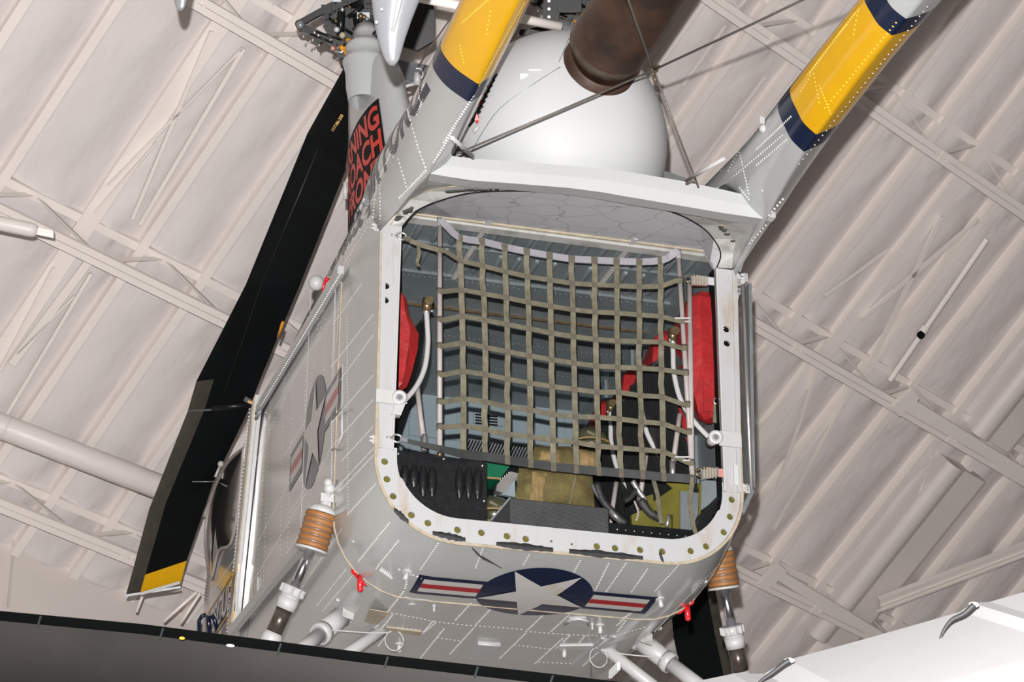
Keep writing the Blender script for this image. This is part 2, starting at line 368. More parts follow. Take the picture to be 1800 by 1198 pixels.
# round duct at the left, its capped companion above it, the wide duct and the brace at the right
def tthing(name, b, mt, label, cat, group=None, **k): return tag(obj(name, b, mt, **k), label, cat, group)
a, c = dep(-420, 587, 14.9), dep(560, 962, 15.9)
b = MB(); b.tube([a, c], 0.088, 32); 
for t in (0.2, 0.42, 0.8): b.tube([a.lerp(c, t), a.lerp(c, t + 0.004)], 0.091, 32)
tthing('air_duct', b, M['duct'], 'thick round cream duct running behind the black blade at left', 'duct')
a, c = dep(-300, 330, 13.4), dep(66, 406, 13.6)
b = MB(); dd = (c - a).normalized(); b.tube([a, c - dd * 0.05, c - dd * 0.02, c], [0.045, 0.045, 0.042, 0.028], 24)
ob = tthing('pipe_end', b, M['duct'], 'capped round end of a cream pipe at the left edge of the frame', 'pipe')
b = MB(); b.box(c + dd * 0.05, dd * 0.05, UP * 0.022, FWD * 0.02); obj('clamp', b, M['steelwhite'], ob)
# wide smooth duct lying between trusses on the right
def wduct(u0, u1):
    b = MB(); secs = []
    v0 = ruv(1640, 880, 0.1)[1]
    prof = [(-.26, .0)] + [(-.16 - .10 * math.cos(a), .10 + .08 * math.sin(a)) for a in [PI * k / 14 for k in range(13)]] + [(-.04, .125), (.22, .125), (.26, .11), (.27, .0)]
    for u in (u0, u1): secs.append([roof(u, v0 + a, w_ + (.09 if w_ > 0 else 0)) for a, w_ in prof])
    b.loft(secs, smooth=False, cap0=True, cap1=True); return b
tthing('flat_duct', wduct(-0.90, 1.02), M['duct'], 'wide smooth cream duct between roof trusses at lower right', 'duct')
tthing('flat_duct', wduct(-2.85, -1.22), M['duct'], 'smooth cream duct cut off by the right frame edge above a truss', 'duct')
a, c = roof(*ruv(1545, 1062, 0.35), 0.35), roof(*ruv(1880, 935, 0.35), 0.35)
b = MB(); b.bar(a, c, 0.14, 0.05, WW); b.bar(a + WW * 0.03, c + WW * 0.03, 0.02, 0.02, WW); b.bar(a + UU * 0.06 + WW * 0.03, c + UU * 0.06 + WW * 0.03, 0.012, 0.02, WW)
obj('diagonal_brace', b, M['steelwhite'], ceil, fix=False)
a, c = roof(*ruv(1545, 665, 0.45), 0.45), roof(*ruv(1900, 905, 0.45), 0.45)
a2, c2 = roof(*ruv(1585, 700, 0.46), 0.46), roof(*ruv(1900, 895, 0.46), 0.46)
b = MB(); b.bar(a2, c2, 0.10, 0.05, WW); obj('flange_beam', b, M['steelwhite'], ceil, fix=False)
b = MB(); p, q = roof(*ruv(1608, 690, .5), .5), roof(*ruv(1572, 722, .5), .5); b.bar(p, q, 0.13, 0.04, WW); obj('gusset_plate', b, M['steelwhite'], ceil, fix=False)
p, q = roof(*ruv(1375, 995, .5), .5), roof(*ruv(1340, 1030, .5), .5); b = MB(); b.bar(p, q, 0.13, 0.04, WW); obj('gusset_plate', b, M['steelwhite'], ceil, fix=False)
p, q = roof(*ruv(1370, 1010, .46), .46), roof(*ruv(1560, 1125, .46), .46); b = MB(); b.bar(p, q, 0.09, 0.04, WW); obj('flange_beam', b, M['steelwhite'], ceil, fix=False)
# ================================================================== the helicopter
heli = thing('helicopter', (CX, 2.5, -0.16), 'grey twin-rotor rescue helicopter hanging under the roof with its rear opening towards the viewer', 'helicopter')
def H(name, b, mt, label=None, parent=None, kind=None, **k):
    o = obj(name, b, mt, parent or heli, **k)
    if label: o['label'] = label
    if kind: o['kind'] = kind
    return o
def dims(y):
    if y <= 0.57:
        s = math.sin(max(y, 0) / 0.57 * PI / 2); return 0.868 + 0.062 * s, -0.076 - 0.084 * s, 0.38
    return 0.93 + 0.01 * min((y - 0.57) / 2, 1), -0.16, 0.38
def ztop(y): return 1.93 + 0.03 * math.sin(min(max(y, 0), 4) / 4 * PI)
def half(y, up=True):
    X, zb, R = dims(y); P = [(0, zb), (0.25, zb), (X - R, zb)]
    for k in range(1, 9):
        a = PI / 2 * k / 8; P.append((X - R + R * math.sin(a), zb + R - R * math.cos(a)))
    P += [(X, 0.6), (X, 1.0), (X, 1.40)]
    if up:
        zt = ztop(y); P += [(X - 0.003, 1.52), (X - 0.02, 1.64), (X - 0.055, 1.75), (X - 0.11, 1.84), (X - 0.19, zt - 0.03), (X - 0.30, zt), (0.3, zt + 0.02), (0, zt + 0.02)]
    return P
def section(y, sgn=1, up=True): return [Vector((CX + sgn * x, y, z)) for x, z in half(y, up)]
def full_section(y, up=True):
    h = half(y, up); L = [Vector((CX - x, y, z)) for x, z in h[::-1]]; return L + [Vector((CX + x, y, z)) for x, z in h[1:]]
# aft fairing between the opening frame and the seam ring, then the cabin skin
ys = [0, .06, .14, .22, .32, .42, .50, .57]
b = MB(); b.loft([full_section(y) for y in ys]); fair = H('aft_fairing', b, M['grey'])
ys2 = [.574, 1.0, 1.6, 2.2, 2.79]
b = MB(); b.loft([full_section(y) for y in ys2]); skin = H('cabin_skin', b, M['grey'])
b2 = MB(); b2.loft([full_section(y) for y in ys + ys2])
BV = BVHTree.FromPolygons([tuple(v) for v in b2.v], b2.f)
def hit(px, py):
    d = Vector(ray(px, py)).normalized(); loc, nrm, _, _ = BV.ray_cast(Vector(CAM), d, 60)
    if loc is None: return None, None
    if nrm.dot(d) > 0: nrm = -nrm
    return loc, nrm
# ring seam
b = MB(); s1 = [p for p in full_section(.572, False)]
c0 = Vector((CX, .572, .7)); b.ribbon([p + (p - c0).normalized() * 0.002 for p in s1], 0.008, 0.005, [((p - c0)).normalized() for p in s1])
H('ring_seam', b, M['tan'])
b = MB(); s1 = [Vector((p.x, .60, p.z)) for p in full_section(.60, False)]
# nose and cockpit
def nsec(y, X, zb, zt, R=.38):
    P = [(0, zb), (0.2 * X, zb), (X - R, zb)]
    for k in range(1, 9):
        a = PI / 2 * k / 8; P.append((X - R + R * math.sin(a), zb + R - R * math.cos(a)))
    P += [(X, zb + (zt - zb) * .42), (X, zb + (zt - zb) * .6), (X - 0.01, zb + (zt - zb) * .72), (X - .07, zb + (zt - zb) * .84), (X - .16, zb + (zt - zb) * .93), (X - .30, zt), (0, zt)]
    return [Vector((CX - x, y, z)) for x, z in P[::-1]] + [Vector((CX + x, y, z)) for x, z in P[1:]]
b = MB(); b.loft([nsec(2.80, .94, -.16, 1.94), nsec(3.3, .94, -.16, 1.94), nsec(3.9, .94, -.15, 1.92), nsec(4.3, .94, -.12, 1.88), nsec(4.62, .935, -.08, 1.80, .36), nsec(4.78, .90, -.04, 1.72, .34), nsec(5.0, .80, .05, 1.5, .32), nsec(5.3, .58, .20, 1.20, .26), nsec(5.6, .30, .35, .88, .14)], cap1=True)
H('nose', b, M['grey'])
b3 = MB(); b3.loft([nsec(2.80, .94, -.16, 1.94), nsec(3.3, .94, -.16, 1.94), nsec(3.9, .94, -.15, 1.92), nsec(4.3, .94, -.12, 1.88), nsec(4.62, .935, -.08, 1.80, .36), nsec(4.78, .90, -.04, 1.72, .34), nsec(5.0, .80, .05, 1.5, .32), nsec(5.3, .58, .20, 1.20, .26)])
BVN = BVHTree.FromPolygons([tuple(v) for v in b3.v], b3.f)
def hitn(px, py, off=0.0):
    d = Vector(ray(px, py)).normalized(); loc, nrm, _, _ = BVN.ray_cast(Vector(CAM), d, 60)
    if loc is None: return onX(px, py, CX - .945)
    if nrm.dot(d) > 0: nrm = -nrm
    return loc + nrm * off
# ---- opening: plate ring with lightening holes
def outer_u(y, inset, X=.868, zb=-.076, R=.38, ztop_=1.44, n=14):
    X -= inset; zb += inset; R = max(R - inset, .05)
    L = [(-X, ztop_), (-X, 1.0), (-X, .6), (-X, zb + R)]
    for k in range(1, n + 1):
        a = PI / 2 * k / n; L.append((-(X - R) - R * math.cos(a), zb + R - R * math.sin(a)))
    L += [(-.3, zb), (-.1, zb), (.1, zb), (.3, zb)]
    for k in range(0, n + 1):
        a = PI / 2 * k / n; L.append(((X - R) + R * math.sin(a), zb + R - R * math.cos(a)))
    L += [(X, .6), (X, 1.0), (X, ztop_)]
    return [Vector((CX + x, y, z)) for x, z in L]
plate = MB()
zt_ = .345
o1 = outer_u(-.002, .012, ztop_=zt_); i1 = outer_u(-.002, .10, ztop_=zt_)
# inner outline: wider at the sill
def fixz(L, z): return [Vector((p.x, p.y, min(p.z, z) if p.z > z else p.z)) for p in L]
def prune(L): return [p for p in L if p.z <= zt_ + 1e-6]
def inner_pt(k, p): return p
i1 = [Vector((p.x, p.y, p.z + 0.020)) if p.z < .2 else p for p in i1]
n_ = len(o1)
keep = [k for k in range(n_) if o1[k].z <= zt_ + .001 and i1[k].z <= zt_ + .001 and not (o1[k].z >= zt_ - .001 and 3 < k < n_ - 4)]
o1 = [o1[k] for k in range(3, n_ - 3)]; i1 = [i1[k] for k in range(3, n_ - 3)]
o1 = [Vector((o1[0].x, -.002, zt_))] + o1 + [Vector((o1[-1].x, -.002, zt_))]; i1 = [Vector((i1[0].x, -.002, zt_))] + i1 + [Vector((i1[-1].x, -.002, zt_))]
secs = [[o, o + Vector((0, .012, 0)), i + Vector((0, .012, 0)), i] for o, i in zip(o1, i1)]
plate.loft(secs, close=True, smooth=False, cap0=True, cap1=True)
HOLES = [(676, 811), (680, 842), (691, 872), (723, 905), (752, 919), (804, 931), (846, 936), (891, 942), (924, 947), (1049, 960), (1081, 963), (1125, 966), (1164, 969), (1214, 968), (1241, 960), (1272, 935), (1283, 908), (1286, 878)]
SMALL = [(969, 951), (1005, 956)]
def cutter(pts, rads, y0=-.1, y1=.1):
    b = MB()
    for p, r in zip(pts, rads):
        q = onY(*p, 0); b.tube([Vector((q.x, y0, q.z)), Vector((q.x, y1, q.z))], r, 20, smooth=False)
    return b
def boolean(o, cb):
    me = bpy.data.meshes.new('tmp'); me.from_pydata([tuple(v) for v in cb.v], [], cb.f)
    bm = bmesh.new(); bm.from_mesh(me); bmesh.ops.remove_doubles(bm, verts=bm.verts, dist=1e-6); bmesh.ops.recalc_face_normals(bm, faces=bm.faces); bm.to_mesh(me); bm.free()
    c = bpy.data.objects.new('tmp', me); COL.objects.link(c); c.matrix_world = Matrix.Identity(4)
    md = o.modifiers.new('b', 'BOOLEAN'); md.object = c; md.operation = 'DIFFERENCE'; md.solver = 'EXACT'
    bpy.context.view_layer.update(); dg = bpy.context.evaluated_depsgraph_get()
    nm = bpy.data.meshes.new_from_object(o.evaluated_get(dg)); o.modifiers.remove(md); old = o.data; o.data = nm
    for p in nm.polygons: p.use_smooth = False
    bpy.data.objects.remove(c); bpy.data.meshes.remove(me)
po = H('opening_frame', plate, M['frame'], 'white frame plate with a row of round holes and tan stains')
boolean(po, cutter(HOLES + SMALL, [.0155] * len(HOLES) + [.006] * 2))
# green web behind the holes
b = MB(); o2 = outer_u(.028, .014, ztop_=zt_); i2 = outer_u(.028, .098, ztop_=zt_)
b.loft([[a, c] for a, c in zip(o2[3:-3], i2[3:-3])], smooth=False); sub('web_plate', b, M['zinc'], po)
b = MB(); o3 = outer_u(-.004, .004, ztop_=1.40); b.ribbon(o3, .014, .006, (0, -1, 0)); sub('edge_bead', b, M['tan'], po)
# black torn seal along the sill: lumpy patches
rnd = random.Random(3)
for (a, c) in (((760, 936), (818, 948)), ((872, 955), (972, 966)), ((1000, 968), (1130, 980)), ((1158, 970), (1166, 985)), ((692, 893), (718, 915))):
    p = onY(*a, -.008); q = onY(*c, -.008); n = 14; secs = []
    for k in range(n + 1):
        r = p.lerp(q, k / n); hgt = (.013 + .007 * rnd.random()) * (0.4 + 0.6 * math.sin(PI * min(max(k / n, .1), .9)))
        if p.x < -.6: r.z -= .004
        secs.append([r + Vector((0, 0, hgt)), r + Vector((0, -.006, 0)), r - Vector((0, 0, hgt))])
    b = MB(); b.loft(secs, smooth=False); sub('torn_seal', b, M['seal'], po)
# inner flange of the opening going forward
b = MB(); f1 = outer_u(0.0, .10, ztop_=1.44); f1 = [Vector((p.x, p.y, p.z + .02)) if p.z < .2 else p for p in f1]
b.loft([f1, [Vector((p.x, .07, p.z)) for p in f1]]); H('opening_flange', b, M['black'])
# door posts
def post(s, xo, xi, tilt, zb_, zt2, holes):
    b = MB(); secs = []
    for z, t in ((zb_, 0), (zt2, 1)):
        xo_ = xo[0] + (xo[1] - xo[0]) * t; xi_ = xi[0] + (xi[1] - xi[0]) * t
        secs.append([Vector((xo_, -.006, z)), Vector((xi_, -.006, z)), Vector((xi_, .006, z)), Vector((xo_, .006, z))])
    b.loft(secs, close=True, smooth=False, cap0=True, cap1=True)
    o = H('door_post', b, M['frame'], 'left white door post with two dark holes' if s < 0 else 'right white door post streaked with rust')
    boolean(o, cutter(holes, [.0165] * len(holes)))
    b = MB(); a = .012 * s
    for z, t in ((zb_, 0), (zt2, 1)):
        pass
    xo0, xo1 = xo; b.box(((xo0 + xo1) / 2 - s * .018, -.010, (zb_ + zt2) / 2), (.010, 0, 0), (0, .004, 0), ((xo1 - xo0) / 2, 0, (zt2 - zb_) / 2))
    sub('flange_strip', b, M['frame'], o)
    b = MB(); b.box(((xi[0] + xi[1]) / 2 + s * .004, .0, (zb_ + zt2) / 2), (.004, 0, 0), (0, .012, 0), ((xi[1] - xi[0]) / 2, 0, (zt2 - zb_) / 2)); sub('edge_strip', b, M['offwhite'], o)
    b = MB()
    for k in range(9):
        z = zb_ + .06 + k * (zt2 - zb_ - .12) / 8; x = xi[0] + (xi[1] - xi[0]) * (z - zb_) / (zt2 - zb_) + s * .03
        b.ball((x, -.007, z), .004, .003, .004, 8, 4)
    sub('screw_head', b, M['offwhite'], o, kind='stuff')
    return o
pL = post(-1, (-.852, -.861), (-.772, -.760), 0, .335, 1.44, [(678, 503), (677, 528)])
pR = post(1, (.878, .900), (.786, .788), 0, .300, 1.44, [(1276, 579), (1277, 604)])
b = MB(); b.abox(-.85, -.78, .040, .044, 1.0, 1.2); H('hole_shade_backing', b, M['black']); b = MB(); b.abox(.80, .87, .040, .044, 1.0, 1.2); H('hole_shade_backing', b, M['black'])  # black sheets stand in for the shade inside the post holes
# eyelet brackets at the foot of the posts
def ring_mesh(c, r, t, ax, n=20, q=8):
    ax = Vector(ax).normalized(); a = ax.orthogonal().normalized(); d = ax.cross(a)
    b = MB(); b.tube([Vector(c) + (a * math.cos(2 * PI * k / n) + d * math.sin(2 * PI * k / n)) * r for k in range(n)], t, q, closed=True); return b
for (px, py, s, lab) in ((702, 698, -1, 'pivot ring at the left post'), (1258, 768, 1, 'pivot ring at the right post')):
    c = onY(px, py, -.03)
    b = ring_mesh(c, .024, .011, (-.2, -1, -.1)); b.tube([c + Vector((0, .0, 0)), c + Vector((0, .07, 0))], .026, 16)
    if s > 0: b.box(c + Vector((.075, .008, 0)), (.055, 0, 0), (0, .004, 0), (0, 0, .036))
    else:
        b.box(c + Vector((-.055, .008, .0)), (.05, 0, 0), (0, .004, 0), (0, 0, .032)); b.box(c + Vector((.0, .03, -.05)), (.022, 0, 0), (0, .02, 0), (.01, 0, .03))
        for k in range(4): b.ball(c + Vector((.032, -.002, .015 - .013 * k)), .005, n=8, k=4)
    o = H('pivot_bracket', b, M['offwhite'], lab)
    b = MB(); b.disc(c + Vector((0, .004, 0)), (0, -1, 0), .012, .01, 12); sub('pivot_bore', b, M['steelgrey'], o)
for px, py in ((659, 398), (656, 771), (1308, 486), (1311, 858)):
    c = onY(px, py, .0); b = MB()
    for k in (-1, 1): b.tube([c + Vector((-.018, 0, .009 * k)), c + Vector((.012, 0, .009 * k))], .006, 8)
    b.box(c + Vector((.008, .006, 0)), (.012, 0, 0), (0, .004, 0), (0, 0, .02)); H('hinge', b, M['offwhite'])
b = MB(); p = onY(1293, 835, -.012); b.box(p, (.010, 0, 0), (0, .006, 0), (0, 0, .05)); H('latch_plate', b, M['white'])
# ---- overhang: header lip, soffit ring, inner soffit
lip_b = [(757, 305), (790, 311), (830, 317), (900, 322), (1000, 330), (1060, 338), (1100, 345), (1200, 362), (1270, 374), (1345, 385)]
lip_t = [(782, 272), (810, 276), (840, 279), (900, 283), (1000, 291), (1060, 297), (1100, 301), (1200, 318), (1270, 333), (1331, 347)]
LB = [onY(*p, -.60) for p in lip_b]; LT = [onY(*p, -.585) for p in lip_t]
b = MB(); secs = [[a, a.lerp(c, .5) + Vector((0, -.004, 0)), c, c + Vector((0, .12, .03)), a + Vector((0, .12, .03))] for a, c in zip(LB, LT)]
b.loft(secs, close=True, smooth=False, cap0=True, cap1=True); lip = H('header_lip', b, M['white'], 'broad white lip over the rear opening')
b = MB(); q = onY(1345, 372, -.60); b.box(q + Vector((.02, 0, 0)), (.022, 0, 0), (0, .02, 0), (0, 0, .035)); sub('end_fitting', b, M['offwhite'], lip)
arch_px = [(706, 398), (712, 390), (730, 370), (760, 355), (820, 338), (900, 333), (1000, 338), (1100, 352), (1180, 370), (1230, 395), (1255, 420), (1266, 445), (1258, 470)]
ay = [0, -.03, -.12, -.22, -.36, -.43, -.46, -.43, -.36, -.24, -.14, -.06, 0]
AR = [onY(*p, y) for p, y in zip(arch_px, ay)]
mid_px = [(685, 396), (700, 375), (722, 350), (750, 336), (815, 325), (900, 328), (1000, 334), (1100, 347), (1195, 362), (1270, 395), (1290, 420), (1298, 445), (1290, 472)]
my = [0, -.05, -.16, -.28, -.44, -.52, -.54, -.52, -.45, -.30, -.16, -.08, 0]
MD = [onY(*p, y) for p, y in zip(mid_px, my)]
# outer boundary: post top, boom edge, lip, boom edge, post top
oc = [(668, 394), (690, 372), (722, 340), (757, 305), (815, 316), (900, 322), (1000, 330), (1100, 345), (1200, 362), (1345, 385), (1330, 412), (1312, 445), (1302, 478)]
oy = [0, -.15, -.37, -.60, -.60, -.60, -.60, -.60, -.60, -.60, -.40, -.2, 0]
OB = [onY(*p, y) for p, y in zip(oc, oy)]
b = MB(); b.loft([[a, c] for a, c in zip(OB, MD)], smooth=False); sof = H('overhang_soffit', b, M['soffit'], 'grey underside of the overhang')
b = MB(); b.loft([[a, c] for a, c in zip(MD, AR)], smooth=False); sub('seal_band', b, M['soffit'], sof, 'scuffed grey band around the arch')
def smooth_pts(P, n=6):
    out = []
    for i in range(len(P) - 1):
        p0, p1, p2, p3 = P[max(i - 1, 0)], P[i], P[i + 1], P[min(i + 2, len(P) - 1)]
        for k in range(n):
            t = k / n; out.append(0.5 * ((2 * p1) + (-p0 + p2) * t + (2 * p0 - 5 * p1 + 4 * p2 - p3) * t * t + (-p0 + 3 * p1 - 3 * p2 + p3) * t ** 3))
    out.append(P[-1]); return out
b = MB(); b.tube([p - Vector((0, .006, .010)) for p in smooth_pts(AR)], .0032, 8); sub('arch_seal', b, M['black'], sof)
b = MB(); b.tube([p - Vector((0, .003, .003)) for p in smooth_pts(MD)], .003, 6); sub('sealant_bead', b, M['tan'], sof)
# smears of oil on the band
rnd = random.Random(11)
for (x0, y0, x1, y1, n) in ((780, 336, 840, 331, 12), (697, 385, 726, 362, 10), (1262, 392, 1290, 425, 8), (835, 333, 880, 331, 5)):
    b = MB()
    for k in range(n):
        t = k / n + rnd.random() * .05; px = x0 + (x1 - x0) * t; py = y0 + (y1 - y0) * t
        d = min(range(len(mid_px)), key=lambda i: abs(mid_px[i][0] - px)); yy = (my[d] + ay[d]) / 2
        c = onY(px, py, yy) - Vector((0, .004, .006)); b.ball(c, .010 + .018 * rnd.random(), .014, .0012, 8, 3)
    sub('oil_stain', b, M['stain'], sof, kind='stuff')
# inner soffit up to the hinge line of the cabin ceiling
ZC = 1.615
hx = lambda px, py: onZ(px, py, ZC)
hin_px = [(700, 395), (705, 385), (716, 373), (742, 376), (800, 384), (880, 393), (980, 406), (1080, 419), (1160, 429), (1215, 436), (1236, 440), (1248, 458), (1257, 474)]
HI = [onZ(*p, ZC) if 1 < k < 11 else onY(*p, .03) for k, p in enumerate(hin_px)]
b = MB(); b.loft([[a, c] for a, c in zip(AR, HI)], smooth=False); sub('inner_soffit', b, M['cracked'], sof, 'pale grey inner soffit with crazed paint')
b = MB(); b.bar(HI[2] - Vector((0, .0, .004)), HI[10] - Vector((0, 0, .004)), .014, .012, (0, 0, 1)); sub('hinge_strip', b, M['tan'], sof)
b = MB(); a, c = onY(1237, 440, HI[10].y), onY(1257, 474, .02); b.bar(a, c, .016, .01, (0, 1, 0)); sub('corner_strip', b, M['offwhite'], sof)
# ---- cabin interior
b = MB(); yB = 2.32
y0 = HI[5].y
b.add([(-.88, y0 - .25, ZC + .012), (.90, y0 - .25, ZC + .012), (.90, yB, ZC), (-.88, yB, ZC)], [(0, 1, 2, 3)]); cc = H('cabin_ceiling', b, M['inner'])
for s in (-1, 1):
    b = MB(); x = CX + s * .84; xf = CX + s * .60; b.add([(x, .06, .26), (x, yB, .26), (x, yB, ZC), (x, .06, ZC), (CX + s * .75, .08, .04), (CX + s * .75, yB, .04), (xf, .08, -.03), (xf, yB, -.03)], [(0, 1, 2, 3), (4, 5, 1, 0), (6, 7, 5, 4)]); cw = H('cabin_wall', b, M['inner'])
    for y in (.5, .95, 1.4, 1.85):
        b = MB(); b.abox(x - .012 - .005 * s, x + .012 - .005 * s, y - .02, y + .02, .26, ZC); sub('frame_rib', b, M['inner'], cw)
b = MB(); b.abox(-.60, .63, .08, 2.3, -.06, -.02); H('cabin_floor', b, M['zinc'])
b = MB(); b.abox(-.82, .85, yB, yB + .03, .0, ZC); bk = H('bulkhead', b, M['inner2'], 'pale blue forward bulkhead')
def bq(x0, y0, x1, y1, dy=-.01, h=.01, nm='panel', mt='inner2'):
    p = onY(x0, y0, yB + dy); q = onY(x1, y1, yB + dy); b = MB(); b.abox(min(p.x, q.x), max(p.x, q.x), yB + dy - h, yB + dy, min(p.z, q.z), max(p.z, q.z)); return sub(nm, b, M[mt], bk)
bq(832, 722, 884, 750, nm='vent_panel')
for k in range(4):
    p = onY(836, 727 + 5 * k, yB - .03); b = MB(); b.abox(p.x, p.x + .13, yB - .028, yB - .022, p.z - .005, p.z + .003); sub('vent_slot', b, M['black'], bk)
for x in (722, 768, 803, 940, 992): bq(x, 700, x + 2, 800, nm='seam_strip', dy=-.006, h=.006)
bq(718, 765, 1010, 768, nm='seam_strip', dy=-.006)
# ribbed mat
b = MB(); p = onY(812, 775, yB - .25); q = onY(930, 812, yB - .25); b.abox(p.x, q.x, yB - .27, yB - .26, q.z - .05, p.z); rm = H('ribbed_panel', b, M['steelgrey'])
for k in range(22):
    x = p.x + (q.x - p.x) * (k + .5) / 22; b = MB(); b.bar((x - .03, yB - .278, q.z - .05), (x + .03, yB - .278, p.z), .008, .008, (0, 1, 0)); sub('rib', b, M['black'], rm)
# stamped beads in the cabin ceiling, cross joints
def bead(x, y0, y1, z, w=.0165, h=.017):
    b = MB(); secs = []
    n = 8
    L = [y0 + (w * (1 - math.cos(PI * k / 8))) for k in range(5)] + [y1 - (w * (1 - math.cos(PI * k / 8))) for k in range(4, -1, -1)]
    W = [math.sin(PI * k / 8) for k in range(5)] + [math.sin(PI * k / 8) for k in range(4, -1, -1)]
    for yy, ww in zip(L, W):
        ww = max(ww, .03); secs.append([Vector((x + w * ww * math.cos(a), yy, z - h * ww * math.sin(a))) for a in [PI * j / n for j in range(n + 1)]])
    b.loft(secs); return b
k = 0
x = -.78
while x < .80:
    if min(abs(x + .30), abs(x - .43)) > .035:
        for (ya, yb_) in ((.24, .45), (.50, .72)):
            sub('stamped_bead', bead(x, ya, yb_, ZC + .006), M['inner'], cc, fix=False)
    x += .0925
for xr in (-.30, .43):
    b = MB(); b.abox(xr - .012, xr + .012, .12, .80, ZC - .012, ZC + .004); sub('ceiling_rib', b, M['soffit'], cc)
for y, zz, mt, w_ in ((.80, .006, 'inner', .012), (1.17, .008, 'brass', .005), (.215, .02, 'soffit', .03), (.47, .004, 'inner', .008)):
    b = MB(); b.abox(-.82, .85, y - w_, y + w_, ZC - zz, ZC + .01); sub('joint_strip', b, M[mt], cc)
b = MB(); rnd = random.Random(5)
def dome(b, c, n, r, mi=0):
    n = Vector(n).normalized(); a = n.orthogonal().normalized(); d = n.cross(a); c = Vector(c); k = 6
    ring = [c + (a * math.cos(2 * PI * j / k) + d * math.sin(2 * PI * j / k)) * r for j in range(k)]
    b.add(ring + [c + n * r * .55], [(j, (j + 1) % k, k) for j in range(k)], mi, True)
for y in (.16, .185, .83, .77, 1.5, 1.85):
    for k in range(60): dome(b, (-.8 + 1.62 * k / 59, y + (.004 if k % 2 else -.004), ZC - .001), (0, 0, -1), .0042)
for xr in (-.33, -.27, .40, .46, -.02, .68, -.62):
    for k in range(30): dome(b, (xr, .15 + .66 * k / 29, ZC - .0), (0, 0, -1), .0038)
sub('ceiling_rivets', b, M['soffit'], cc, kind='stuff', fix=False)
# ---- tail booms with painted bands
yb = [.5, .15, .0, -.15, -.6, -.9, -1.14, -1.278, -1.6, -2.05, -2.18, -2.6, -3.2, -4.0]
def boom_sec(y, s):
    t = min(max((.6 + y) / -1.0 + 0.0, 0), 1) if y < -.6 else 0
    e = .79 - .035 * min(max((-.6 - y) / .53, 0), 1)            # sharp lower edge
    zb = 1.405 + .115 * min(max((-.6 - y) / 1.2, 0), 1) ** .7
    zt = 1.90 - .11 * min(max((.2 - y) / 1.0, 0), 1) - .02 * max(-1.2 - y, 0)
    if y > -.6: e = .79 + .085 * min(max((y + .6) / .6, 0), 1)
    h = zt - zb; o_ = .925 if y > -.2 else .925 - .01 * min((-.2 - y), 1); i_ = .645
    P = [(e, zb), ((e + o_) / 2 + .02, zb + .20 * h), (o_ - .005, zb + .42 * h), (o_, zb + .58 * h), (o_ - .02, zb + .76 * h), (o_ - .07, zb + .92 * h), ((o_ + i_) / 2, zt), (i_ + .06, zb + .93 * h), (i_ + .01, zb + .76 * h), (i_, zb + .58 * h), (i_ + .025, zb + .36 * h), ((e + i_) / 2, zb + .16 * h)]
    if y > 0: P = [(x - .03 * min(y / .3, 1), max(z, 1.405 + .32 * min(y / .12, 1))) for x, z in P]
    if y > -.6:
        k = min((y + .6) / .25, 1)
        P[10] = (P[10][0], P[10][1] * (1 - k) + 1.70 * k); P[11] = (P[11][0] + .03 * k, P[11][1] * (1 - k) + 1.66 * k)
    return [Vector((CX + s * x, y, z)) for x, z in P]
BOOM = {}
for s in (-1, 1):
    ysd = []
    for i in range(len(yb) - 1):
        n = max(1, int((yb[i] - yb[i + 1]) / .12)); ysd += [yb[i] + (yb[i + 1] - yb[i]) * k / n for k in range(n)]
    ysd.append(yb[-1]); secs = []
    for y in ysd:
        P = boom_sec(y, s); Q = []                              # refine outline, keep the lower edge sharp
        n = len(P); sp_ = smooth_pts(P + [P[0]], 4); Q = sp_[:-1]; secs.append(Q)
    def mif(i, j):
        y = (ysd[i] + ysd[i + 1]) / 2
        return 1 if (-1.278 < y < -1.14 or -2.18 < y < -2.05) else 2 if -2.05 < y < -1.278 else 3 if y < -2.18 else 0
    b = MB(); b.loft(secs, close=True, mif=mif, cap1=True)
    bo = H('tail_boom', b, [M['grey'], M['navy'], M['yellow'], M['grey2']], ('left' if s < 0 else 'right') + ' tail boom with navy and yellow bands')
    BOOM[s] = (BVHTree.FromPolygons([tuple(v) for v in b.v], b.f), bo)
def hitb(px, py, s, off=0.0):
    d = Vector(ray(px, py)).normalized(); loc, nrm, _, _ = BOOM[s][0].ray_cast(Vector(CAM), d, 60)
    if loc is None: return None, None
    if nrm.dot(d) > 0: nrm = -nrm
    return loc + nrm * off, nrm
def hita(px, py):                                        # nearest of fuselage and booms
    best = (None, None); bd = 1e9
    for bv in (BV, BOOM[-1][0], BOOM[1][0], BVN):
        d = Vector(ray(px, py)).normalized(); loc, nrm, _, dist = bv.ray_cast(Vector(CAM), d, 60)
        if loc is not None and dist < bd:
            if nrm.dot(d) > 0: nrm = -nrm
            best = (loc, nrm); bd = dist
    return best
